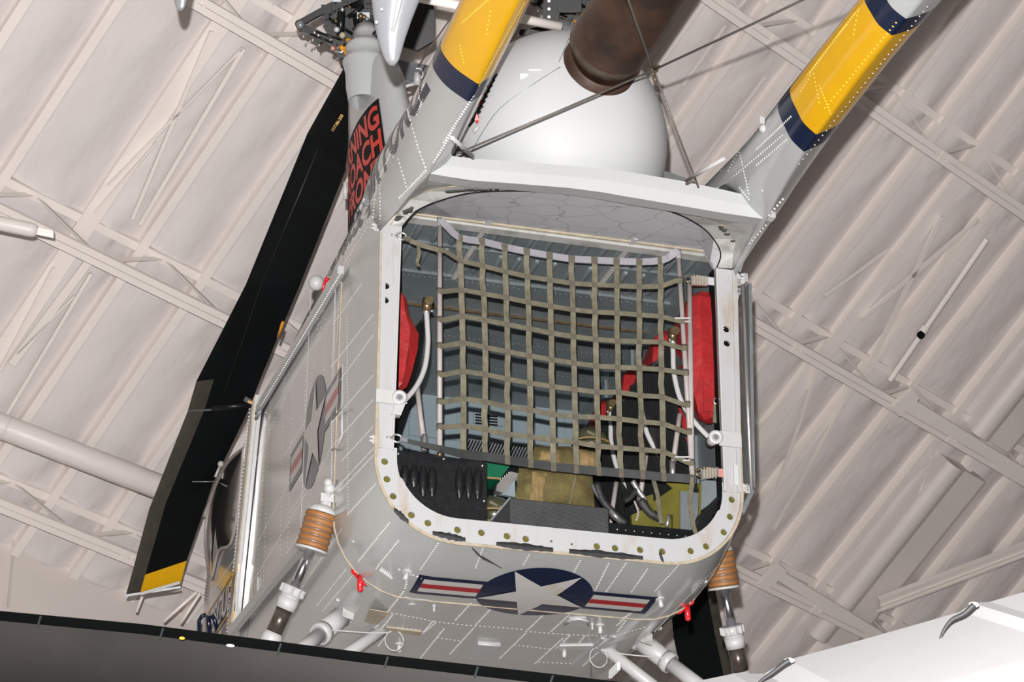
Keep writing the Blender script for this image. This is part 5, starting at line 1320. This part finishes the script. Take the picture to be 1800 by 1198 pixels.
for c in range(10):
    for r in range(1, 8): p = node_pt(c, r, -.006); b.box(p, (.013, 0, 0), (0, .001, 0), (0, 0, .013))
tag(N('stitched_crossings', b, 'stitch'), None, kind='stuff')
top = [onY(774, 386, -.01), onY(786, 398, .0)] + [node_pt(c, 0, -.004) for c in range(10)] + [onY(1180, 449, .0), onY(1192, 440, -.01)]
b = MB(); b.ribbon(smooth_pts(top, 2), .036, .006, Vector((0, -1, .1))); N('top_band', b, 'greytape', 'pale grey sleeve along the top edge')
for c in range(10): p = node_pt(c, 0, -.009); b = MB(); b.box(p, (.016, 0, 0), (0, .001, 0), (0, 0, .018)); N('stitch_patch', b, 'stitch')
bot = [onY(705, 772, -.0), onY(735, 779, 0), onY(773, 788, 0)] + [node_pt(c, 8, -.003) for c in range(10)] + [onY(1200, 840, .01), onY(1224, 842, .0)]
nbp = len(bot)
b = MB(); b.ribbon(bot, [.018, .022, .030] + [.040] * (nbp - 3), .004, Vector((0, -1, -.1))); N('bottom_band', b, 'strapdark', 'dark webbing band along the bottom edge')
for c in range(2, 10): p = node_pt(c, 8, -.008); b = MB(); b.box(p, (.012, 0, 0), (0, .001, 0), (0, 0, .022)); N('stitch_patch', b, 'stitch')
b = MB(); b.ribbon([onY(720, 423, 0), onY(745, 432, 0), onY(773, 440, 0)], .024, .003, (0, -1, 0)); N('tie_strap', b, 'strap')
b = MB(); b.ribbon([onY(735, 430, -.01), onY(737, 445, -.015), onY(733, 460, -.012), onY(736, 468, -.02)], .018, .003, (.3, -1, 0)); N('loose_strap_end', b, 'strap')
for (x0, y0, x1, y1, r, nm, mt) in ((773, 384, 773, 798, .0118, 'left_pole', 'tubegrey'), (1192, 441, 1217, 838, .0118, 'right_pole', 'tubegrey'), (1212, 495, 1216, 826, .0128, 'outer_pole', 'tubegrey')):
    b = MB(); b.tube([onY(x0, y0, .02), onY(x1, y1, .02)], r, 16); N('pole', b, mt)
b = MB(); b.tube([onY(773, 383, .02), onY(773, 397, .02)], .0135, 14); b.tube([onY(1192, 439, .02), onY(1193, 455, .02)], .0135, 14); N('pole_sleeve', b, 'greytape')
b = MB(); b.tube([onY(773, 795, .018), onY(773, 802, .018)], .0125, 14); N('pole_foot', b, 'brass')
for y, y2 in ((559, 565), (803, 806)):
    b = MB(); b.bar(onY(1186, y, .0), onY(1213, y, .0), .007, .006, (0, 1, 0)); b.bar(onY(1200, y + 6, .0), onY(1213, y + 6, .0), .007, .006, (0, 1, 0)); N('pole_clip', b, 'offwhite')
# ratchet hooks at the corners
def hook(px, py, s, tagged):
    b = MB(); c = onY(px, py, -.015)
    b.tube([c + Vector((.022 * math.cos(a), 0, .018 * math.sin(a))) for a in [2 * PI * k / 16 for k in range(17)]], .005, 8)
    b.tube([c + Vector((s * .02, 0, 0)), c + Vector((s * .05, 0, .0))], .005, 8); N('snap_hook', b, 'alu')
hook(706, 415, -1, 0); hook(698, 770, -1, 0)
b = MB(); b.bar(onY(710, 418, -.02), onY(722, 422, -.02), .022, .01, (0, 1, 0)); N('buckle', b, 'stitch')
b = MB(); b.bar(onY(703, 772, -.02), onY(716, 774, -.02), .020, .01, (0, 1, 0)); N('buckle', b, 'steelgrey')
for (x, y) in ((1229, 494), (1247, 832)):
    b = MB(); c = onY(x, y, -.02); dx = Vector((.042, 0, .004 if y < 600 else .012)); b.box(c, dx, (0, .008, 0), (0, 0, .022)); bk_ = N('ratchet_buckle', b, 'alu')
    b = MB()
    for k in range(5): q = c + Vector((-.03 + .014 * k, -.012, 0)); b.bar(q - Vector((0, 0, .026)), q + Vector((0, 0, .024)), .004, .005, (0, 1, 0))
    sub('ratchet_spring', b, M['tan'], bk_)
    b = MB(); b.box(c + Vector((.035, .012, .014)), (.045, 0, 0), (0, .003, 0), (0, 0, .020)); sub('tag_plate', b, M['bulkhead_fit'] if y > 600 else M['offwhite'], bk_)
    b = MB(); b.tube([c + Vector((-.05 + .018 * math.cos(a), -.004, .018 * math.sin(a))) for a in [2 * PI * k / 14 for k in range(15)]], .004, 8); sub('hook', b, M['brass'], bk_)
b = MB(); b.ribbon([onY(1218, 838, .0), onY(1212, 880, .01), onY(1218, 920, 0), onY(1223, 937, -.005)], [.026, .022, .024, .02], .003, (.2, -1, 0)); N('hanging_strap', b, 'strap')
b = MB(); b.ribbon([onY(1148, 840, .1), onY(1156, 870, .1), onY(1160, 905, .1), onY(1163, 920, .1)], .022, .003, (.2, -1, 0)); N('hanging_strap', b, 'strap')
# ---- folding side seats: one model, copied down both walls
def seat(s, y0, label, group):
    def X(x, y, z): return Vector((CX + s * x, y0 + y, z))
    t = thing('folding_seat', X(.79, 0, .57), label, 'seat', group)
    def P(nm, b, mt, l=None): return H(nm, b, M[mt], l, t)
    b = MB(); secs = []
    for (z, xo, xi, ya, yb_) in ((1.345, .80, .70, .02, .10), (1.31, .805, .665, .0, .20), (1.20, .81, .645, -.01, .36), (1.08, .81, .648, -.01, .38), (.98, .815, .65, -.01, .115), (.80, .81, .68, -.005, .11), (.72, .80, .70, .0, .10), (.69, .78, .735, .01, .08)):
        secs.append([X(xo, ya, z), X((xo * .35 + xi * .65), ya - .012, z), X(xi, ya + .03, z), X(xi + .02, yb_, z), X(xo, yb_, z)])
    b.loft(secs, close=True, smooth=False, cap0=True, cap1=True); P('red_cushion', b, 'redcanvas', 'faded red vinyl bolster')
    b = MB(); b.box(X(.735, -.016, .80), (.026, 0, 0), (0, .003, 0), (0, 0, .09)); P('patch', b, 'redcanvas')
    b = MB(); b.ribbon([X(.775, -.016, .76), X(.772, -.02, .70), X(.768, -.02, .655)], .036, .004, (0, -1, 0)); P('belt', b, 'strap')
    b = ring_mesh(X(.775, -.022, .765), .016, .0035, (0, 1, 0)); P('belt_buckle', b, 'alu')
    b = MB(); secs = []
    for (x, y, z) in ((.605, .13, 1.10), (.615, .13, 1.0), (.63, .14, .85), (.66, .15, .70), (.70, .16, .56), (.76, .18, .32)):
        secs.append([X(x, y, z), X(x - .012, y + .09, z + .01), X(x + .008, y + .17, z), X(x - .01, y + .30, z + .01), X(x + .0, y + .468, z - .01)])
    b.loft(secs); P('canvas_back', b, 'dkcanvas', 'charcoal canvas sling')
    b = MB(); b.loft([[X(.605, .13, 1.10), X(.60, .45, 1.09)], [X(.66, .12, 1.02), X(.69, .40, 1.0)], [X(.80, .10, .74), X(.81, .36, .74)]]); P('canvas_seat', b, 'slatecanvas')
    pts = smooth_pts([X(.608, .10, 1.115), X(.604, .09, 1.03), X(.602, .08, .93), X(.62, .06, .80), (X(.665, .035, .69)), X(.725, .01, .605), X(.755, .0, .575)], 5)
    b = MB(); b.tube(pts, .0125, 12); tb_ = P('curved_tube', b, 'offwhite', 'curved grey steel tube')
    b = MB(); b.tube([X(.606, .10, 1.105), X(.606, .085, 1.165)], .023, 16); b.tube([X(.606, .05, 1.14), X(.606, .11, 1.15)], .021, 16); P('end_knob', b, 'brass')
    b = MB(); b.tube([X(.608, .10, 1.09), X(.607, .10, 1.11)], .017, 12); b.ball(X(.585, .08, 1.10), .007, n=8, k=5); P('collar', b, 'alu')
    b = MB(); b.tube([X(.64, .12, .74), X(.62, .13, .60), X(.600, .13, .47)], .0125, 12); P('stay_tube', b, 'tubegrey')
    b = MB(); b.tube([X(.600, .13, .50), X(.598, .13, .42)], [.016, .013], 12); P('stay_foot', b, 'alu')
    return t
def copy_seat(src, y, lab):
    r = src.copy(); COL.objects.link(r); r.location.y += y; r['label'] = lab
    for ch in list(src.children):
        c = ch.copy(); COL.objects.link(c); c.parent = r
    return r
sR = seat(1, .06, 'red folded seat nearest the right door post', 'folded seats along the cabin walls')
copy_seat(sR, .47, 'second red folded seat along the right cabin wall, behind the net')
copy_seat(sR, .94, 'third red folded seat along the right cabin wall, deep behind the net')
copy_seat(sR, 1.41, 'farthest red folded seat on the right cabin wall, a small patch of red')
sL = seat(-1, .06, 'red folded seat inside the left door post', 'folded seats along the cabin walls')
for ch in sL.children:
    if ch.name.startswith('red_cushion'):
        for v in ch.data.vertices:
            t = (v.co.z - .69) / .675; v.co.x = -.77 + (v.co.x + .77) * (.55 if v.co.z > 1.1 else .9); v.co.z = .66 + t * .50
    if ch.name.startswith('belt') or ch.name.startswith('patch'):
        for v in ch.data.vertices: v.co.x -= .03; v.co.z -= .02
# ---- black quilted pad, tray and mesh box at the sill
pd = thing('quilted_pad', (-.55, .07, .04), 'black quilted pad filling the lower left corner of the opening', 'pad')
pts = [(690, 789), (856, 812), (856, 916), (800, 912), (745, 903), (715, 880), (698, 845)]
b = MB(); b.prism([onY(x, y, .06) for x, y in pts], (0, .03, 0)); H('pad_panel', b, M['blackpad'], None, pd)
for k in range(9):
    x = 712 + 16.0 * k; 
    if 770 < x < 795: continue
    z0 = 865 if k > 1 else 850
    b = MB(); secs = []
    for i in range(9):
        y = 812 + (z0 - 812) * i / 8; p = onY(x, y + (x - 690) * .05 + 4, .058); r = .022 * math.sin(PI * (i + .6) / 9.2) ** .5
        secs.append([p + Vector((r * math.cos(a), -.014 * math.sin(a) * r / .02, 0)) for a in [PI * j / 6 for j in range(7)]])
    b.loft(secs); H('quilted_rib', b, M['blackpad'], None, pd)
b = MB()
for x, y in ((700, 797), (848, 818), (851, 880), (704, 850), (780, 806)): b.ball(onY(x, y, .058), .006, n=8, k=4)
H('stud', b, M['alu'], None, pd)
bx = thing('perforated_box', (.0, .1, .0), 'black perforated metal box standing on the sill', 'box')
P0 = [(896, 875), (1070, 893), (1070, 944), (893, 922)]
b = MB(); b.prism([onY(x, y, .055) for x, y in P0], (0, .20, 0)); H('box_body', b, M['mesh'], None, bx)
a, c = onY(893, 918, .05), onY(1070, 893, .05)
b = MB(); r0, r1 = onY(896, 876, .052), onY(1068, 894, .052); h_ = r0.z - onY(893, 920, .052).z; nx, nz = 92, 24
for i in range(nx):
    for j in range(nz):
        x = r0.x + (r1.x - r0.x) * (i + .5 + .5 * (j % 2)) / nx; z = r0.z - h_ * (j + .5) / nz + (r1.z - r0.z) * i / nx
        dd = .0017; b.add([(x - dd, .0515, z), (x, .0515, z - dd), (x + dd, .0515, z), (x, .0515, z + dd)], [(0, 1, 2, 3)])
tag(H('perforations', b, M['steelgrey'], None, bx, fix=False), None, kind='stuff')
b = MB(); b.prism([onY(896, 875, .05), onY(893, 922, .05), onY(860, 916, .06)], (0, .01, 0)); H('gusset', b, M['mesh'], None, bx)
b = MB(); b.bar(onY(896, 875, .045), onY(862, 915, .05), .008, .008, (0, 1, 0)); H('gusset_edge', b, M['steelgrey'], None, bx)
tr_ = thing('sill_tray', (.45, .08, .0), 'low black tray along the right half of the sill', 'tray')
b = MB(); b.prism([onY(1070, 918, .06), onY(1228, 932, .06), onY(1240, 955, .06), (onY(1070, 945, .06))], (0, .12, 0)); H('tray_body', b, M['black'], None, tr_)
b = MB()
for k in range(9): p = onY(1085 + 15 * k, 930 + k * 1.5, .057); b.ball(p, .004, n=6, k=3)
H('tray_rivet', b, M['alu'], None, tr_)
cv = thing('corner_cover', (.7, .1, .1), 'black door pocket in the lower right corner of the opening', 'cover')
b = MB(); b.prism([onY(1271, 862, .05), onY(1271, 900, .05), onY(1255, 932, .05), onY(1215, 946, .05), onY(1232, 900, .12)], (0, .05, 0)); H('cover_shell', b, M['blackpad'], None, cv)
b = MB(); b.prism([onY(1233, 843, .14), onY(1271, 846, .10), onY(1268, 870, .10), onY(1228, 900, .14)], (0, .01, 0)); H('blue_grey_flap', b, M['inner'], None, cv)
b = MB(); b.prism([onY(1196, 862, .2), onY(1230, 866, .2), onY(1226, 935, .2), onY(1196, 930, .2)], (0, .01, 0)); H('dark_web', b, M['inner'], None, cv)
b = MB(); b.bar(onY(1231, 850, .13), onY(1229, 905, .13), .01, .008, (0, 1, 0)); H('green_edge', b, M['zinc'], None, cv)
zf = thing('green_bracket', (.45, .3, .03), 'yellow green primed bracket plates at the lower right of the cabin', 'bracket')
b = MB(); b.prism([onY(1112, 925, .25), onY(1110, 905, .25), onY(1130, 895, .25), onY(1150, 880, .25), onY(1182, 858, .25), onY(1197, 862, .25), onY(1196, 930, .25)], (0, .02, 0)); H('web', b, M['zinc'], None, zf)
b = MB(); b.prism([onY(1172, 848, .3), onY(1230, 848, .3), onY(1228, 866, .3), (onY(1188, 862, .3))], (0, .01, 0)); H('flange', b, M['zinc'], None, zf); b = MB(); b.prism([onY(1136, 872, .2), onY(1148, 868, .2), onY(1150, 898, .2), onY(1141, 885, .2)], (0, .01, 0)); H('flange', b, M['zinc'], None, zf); b = MB(); b.prism([onY(1183, 902, .22), onY(1197, 902, .22), onY(1197, 932, .22), onY(1183, 930, .22)], (0, .03, 0)); H('flange', b, M['zinc'], None, zf)
b = MB(); b.tube([onY(1176, 904, .18), onY(1172, 926, .18)], .009, 10); H('bright_rod', b, M['alu'], None, zf); b = MB(); b.tube([onY(1072, 897, .22), onY(1092, 917, .22)], .012, 12); H('bright_rod', b, M['alu'], None, zf)
# hose & slings in front of the seats
hs = thing('sling_bundle', (.30, .25, .1), 'dark hoses and slings hanging beside the canvas bag', 'strap')
for pts, r, mt in ((((1048, 850), (1060, 880), (1082, 905), (1100, 920)), .018, 'dkcanvas'), (((1040, 850), (1050, 870), (1075, 905), (1090, 918)), .008, 'slatecanvas'), (((1120, 858), (1108, 875), (1098, 880)), .012, 'dkcanvas'),
                  (((1112, 845), (1122, 862), (1136, 880)), .013, 'alu'), (((1115, 880), (1122, 900), (1118, 915)), .005, 'tubegrey'), (((1125, 878), (1142, 900), (1160, 910)), .022, 'dkcanvas')):
    b = MB(); b.tube(smooth_pts([onY(x, y, .24) for x, y in pts], 4), r, 10); H('hose', b, M[mt], None, hs)
# ---- gear on the floor
bg = thing('canvas_bag', (.05, .40, .15), 'rumpled olive canvas bag with tan flap behind the mesh box', 'bag')
def bagmesh(pxs, y, dpt, seed, k=14):
    secs = []; n = 12
    (x0, y0), (x1, y1), (x2, y2), (x3, y3) = pxs
    for i in range(k + 1):
        t = i / k; sec = []
        for j in range(n + 1):
            q = j / n; px = (x0 * (1 - q) + x1 * q) * (1 - t) + (x3 * (1 - q) + x2 * q) * t; py = (y0 * (1 - q) + y1 * q) * (1 - t) + (y3 * (1 - q) + y2 * q) * t
            bul = (math.sin(PI * q) ** .5) * (math.sin(PI * t) ** .4) * dpt
            bul += .012 * noise.noise(Vector((q * 9 + seed, t * 3, seed))) + .008 * noise.noise(Vector((q * 20 + seed, t * 9, seed)))
            sec.append(onY(px, py, y - bul))
        secs.append(sec)
    b = MB(); b.loft(secs); return b
H('bag_body', bagmesh(((912, 822), (1040, 818), (1046, 896), (904, 884)), .42, .10, 1), M['olive'], None, bg)
H('bag_top', bagmesh(((940, 784), (1005, 784), (1042, 836), (925, 830)), .50, .08, 5), M['olive'], None, bg)
H('tan_flap', bagmesh(((936, 828), (962, 832), (955, 884), (932, 882)), .315, .02, 9, 8), M['tancanvas'], None, bg)
H('tan_hood', bagmesh(((952, 792), (984, 796), (984, 812), (948, 808)), .40, .02, 3, 6), M['tancanvas'], None, bg)
b = MB(); b.ribbon([onY(1012, 836, .318), onY(1004, 870, .318), onY(1001, 886, .32)], .006, .002, (0, -1, 0)); H('seam', b, M['strap'], None, bg)
bg2 = thing('canvas_bag', (.4, .5, .5), 'small tan canvas pouch right of the olive bag, under the net', 'bag')
H('pouch_body', bagmesh(((1016, 790), (1050, 794), (1048, 824), (1016, 820)), .45, .04, 12, 6), M['tancanvas'], None, bg2)
def helm(x, y, yy, r, lab):
    t = thing('helmet', onY(x, y, yy), lab, 'helmet'); c = onY(x, y, yy)
    b = MB(); b.ball(c, r * 1.1, r, r * .85, 20, 10, a1=PI * .55); H('helmet_shell', b, M['helmet'], None, t)
    b = MB(); b.tube([c + Vector((r * 1.1 * math.cos(a), r * math.sin(a), -.01)) for a in [2 * PI * k / 20 for k in range(21)]], .006, 6); H('helmet_rim', b, M['tancanvas'], None, t)
    b = MB(); b.bar(c + Vector((-r * .5, -r * .9, .02)), c + Vector((r * .3, -r * .95, -.01)), .012, .01, (0, 1, 0)); H('chin_strap', b, M['strap'], None, t)
    return t
helm(1038, 776, .75, .085, 'dark olive helmet behind the net on the right')
helm(868, 900, .35, .085, 'dark olive helmet low behind the black quilted pad')
cs = thing('green_case', onY(880, 828, .40), 'green case behind the dark bottom band of the net', 'case')
b = MB(); b.prism([onY(852, 812, .40), onY(898, 816, .40), onY(880, 840, .40), onY(852, 838, .40)], (0, .15, 0)); H('case_body', b, M['green'], None, cs)
b = MB(); b.bar(onY(852, 839, .39), onY(880, 841, .39), .008, .008, (0, 1, 0)); H('case_trim', b, M['tancanvas'], None, cs)
wb = thing('silver_channel', onY(890, 850, .36), 'white and silver channel leaning beside the green case', 'channel')
b = MB(); b.prism([onY(874, 850, .36), onY(898, 828, .36), onY(912, 832, .36), onY(888, 866, .36), onY(872, 862, .36)], (0, .05, 0)); H('channel_body', b, M['alu'], None, wb)
b = MB(); b.prism([onY(888, 866, .37), onY(905, 842, .37), onY(906, 873, .37), onY(880, 868, .37)], (0, .02, 0)); H('channel_plate', b, M['inner2'], None, wb)
b = MB()
for k in range(5): b.ball(onY(880 + 3.6 * k, 843 - 3.3 * k, .355), .004, n=6, k=4)
H('rivet', b, M['offwhite'], None, wb)
# ================================================================== other exhibits in the foreground
fb = thing('aircraft_wing', dep(300, 1150, 4.4), 'dark leading edge of another aircraft crossing the bottom left corner', 'aircraft')
ftop = [(-900, 1012), (0, 1073), (250, 1096), (640, 1146), (1000, 1187), (1140, 1204)]; fd = [4.9, 4.6, 4.5, 4.35, 4.25, 4.2]
secsA = []; secsB = []
prev = None
for (x, y), d in zip(ftop, fd):
    s_ = .0253 * d / 4.5
    p = dep(x, y, d); 
    secsA.append([p, p - FWD * .012 + UP * .001, p - UP * .026 + FWD * .008, p - UP * .026 + FWD * .02])
    c = p - UP * .026 + FWD * .19; sec = []
    for k in range(15):
        a = PI * (.99 + k / 14 * .66); sec.append(c + UP * (.175 * math.sin(a)) + FWD * (.19 * math.cos(a)))
    secsB.append(sec)
b = MB(); b.loft(secsA, close=True, smooth=False, cap0=True, cap1=True); ed = H('edge_strip', b, M['lip'], 'thin black upper lip', fb)
b = MB(); b.loft(secsB); H('leading_edge', b, M['boot'], 'scuffed black rubber covered nose', fb)
for x in (75, 290, 497, 685, 843, 975):
    t = None
    for i in range(len(ftop) - 1):
        if ftop[i][0] <= x <= ftop[i + 1][0]: f = (x - ftop[i][0]) / (ftop[i + 1][0] - ftop[i][0]); y = ftop[i][1] * (1 - f) + ftop[i + 1][1] * f; d = fd[i] * (1 - f) + fd[i + 1] * f
    b = MB(); p = dep(x - 3, y + 2, d - .014); q = dep(x - 9, y + 21, d - .014); b.bar(p, q, .004, .002, FWD); sub('scratch_mark', b, M['scuff'], ed)
for (x, y, mt) in ((320, 1121, 'amber'), (405, 1134, 'offwhite')):
    b = MB(); b.ball(dep(x, y, 4.42), .006 if x == 320 else .009, .003, .003, 8, 5); H('chip', b, M[mt], None, fb)
fw = thing('aircraft_wing', dep(1600, 1150, 3.9), 'gloss white wing edge of another aircraft crossing the bottom right corner', 'aircraft')
ed2 = [(1150, 1215), (1290, 1186), (1345, 1186), (1385, 1162), (1500, 1131), (1600, 1103), (1690, 1077), (1710, 1062), (1740, 1060), (1800, 1043), (2100, 960)]
vs = []; 
E1 = [dep(x, y, 4.15 - (x - 1150) * .0004) for x, y in ed2]
dn_ = (Vector(-ray(1500, 1131)).normalized() - UP * .17 + RIGHT * .30).normalized()
nup = (E1[-1] - E1[0]).normalized().cross(dn_).normalized()
if nup.dot(UP) < 0: nup = -nup
b = MB(); secs = [[p + nup * .10 + dn_ * 2.4, p + nup * .03 + dn_ * .5, p + nup * .003, p, p - nup * .003 + dn_ * .01, p - nup * .006 + dn_ * .5, p - nup * .012 + dn_ * 2.4] for p in E1]
b.loft(secs, smooth=False); H('wing_skin', b, M['wing'], None, fw)
b = MB(); e0, e1 = E1[1], E1[-1]
for k in range(16):
    p = e0.lerp(e1, k / 15.0) - (nup * .006)
    for j in range(46): dome(b, p + dn_ * (.02 + j * .045) - nup * (.0045 + .0018 * (j * .045)), -nup, .0026)
for j in range(120): dome(b, e0.lerp(e1, j / 119) + dn_ * .8 - nup * .0070, -nup, .0026)
tag(H('wing_rivets', b, M['rivet'], None, fw, fix=False), None, kind='stuff')
for (pts, k) in ((((1712, 1062), (1695, 1078), (1672, 1090), (1657, 1112), (1648, 1140)), 0), (((1388, 1160), (1378, 1166), (1360, 1180), (1338, 1196), (1325, 1210)), 1)):
    d = 3.80 if k == 0 else 3.95
    b = MB(); b.tube(smooth_pts([dep(x, y, d) for x, y in pts], 4), [.0055 - .0035 * i / 16 for i in range(17)], 8); w_ = tag(obj('static_wick', b, M['wick']), 'dark bent static wick on the white wing edge, ' + ('right one' if k == 0 else 'left one'), 'wick', 'static wicks on the white wing')
    b = MB(); p = dep(*pts[0], d + .02); b.ball(p, .010, .006, .005, 10, 6); sub('wick_base', b, M['wing'], w_)
    b = MB(); p = dep(*pts[-1], d); b.ball(p, .003, n=6, k=4); sub('wick_tip', b, M['rust'], w_)
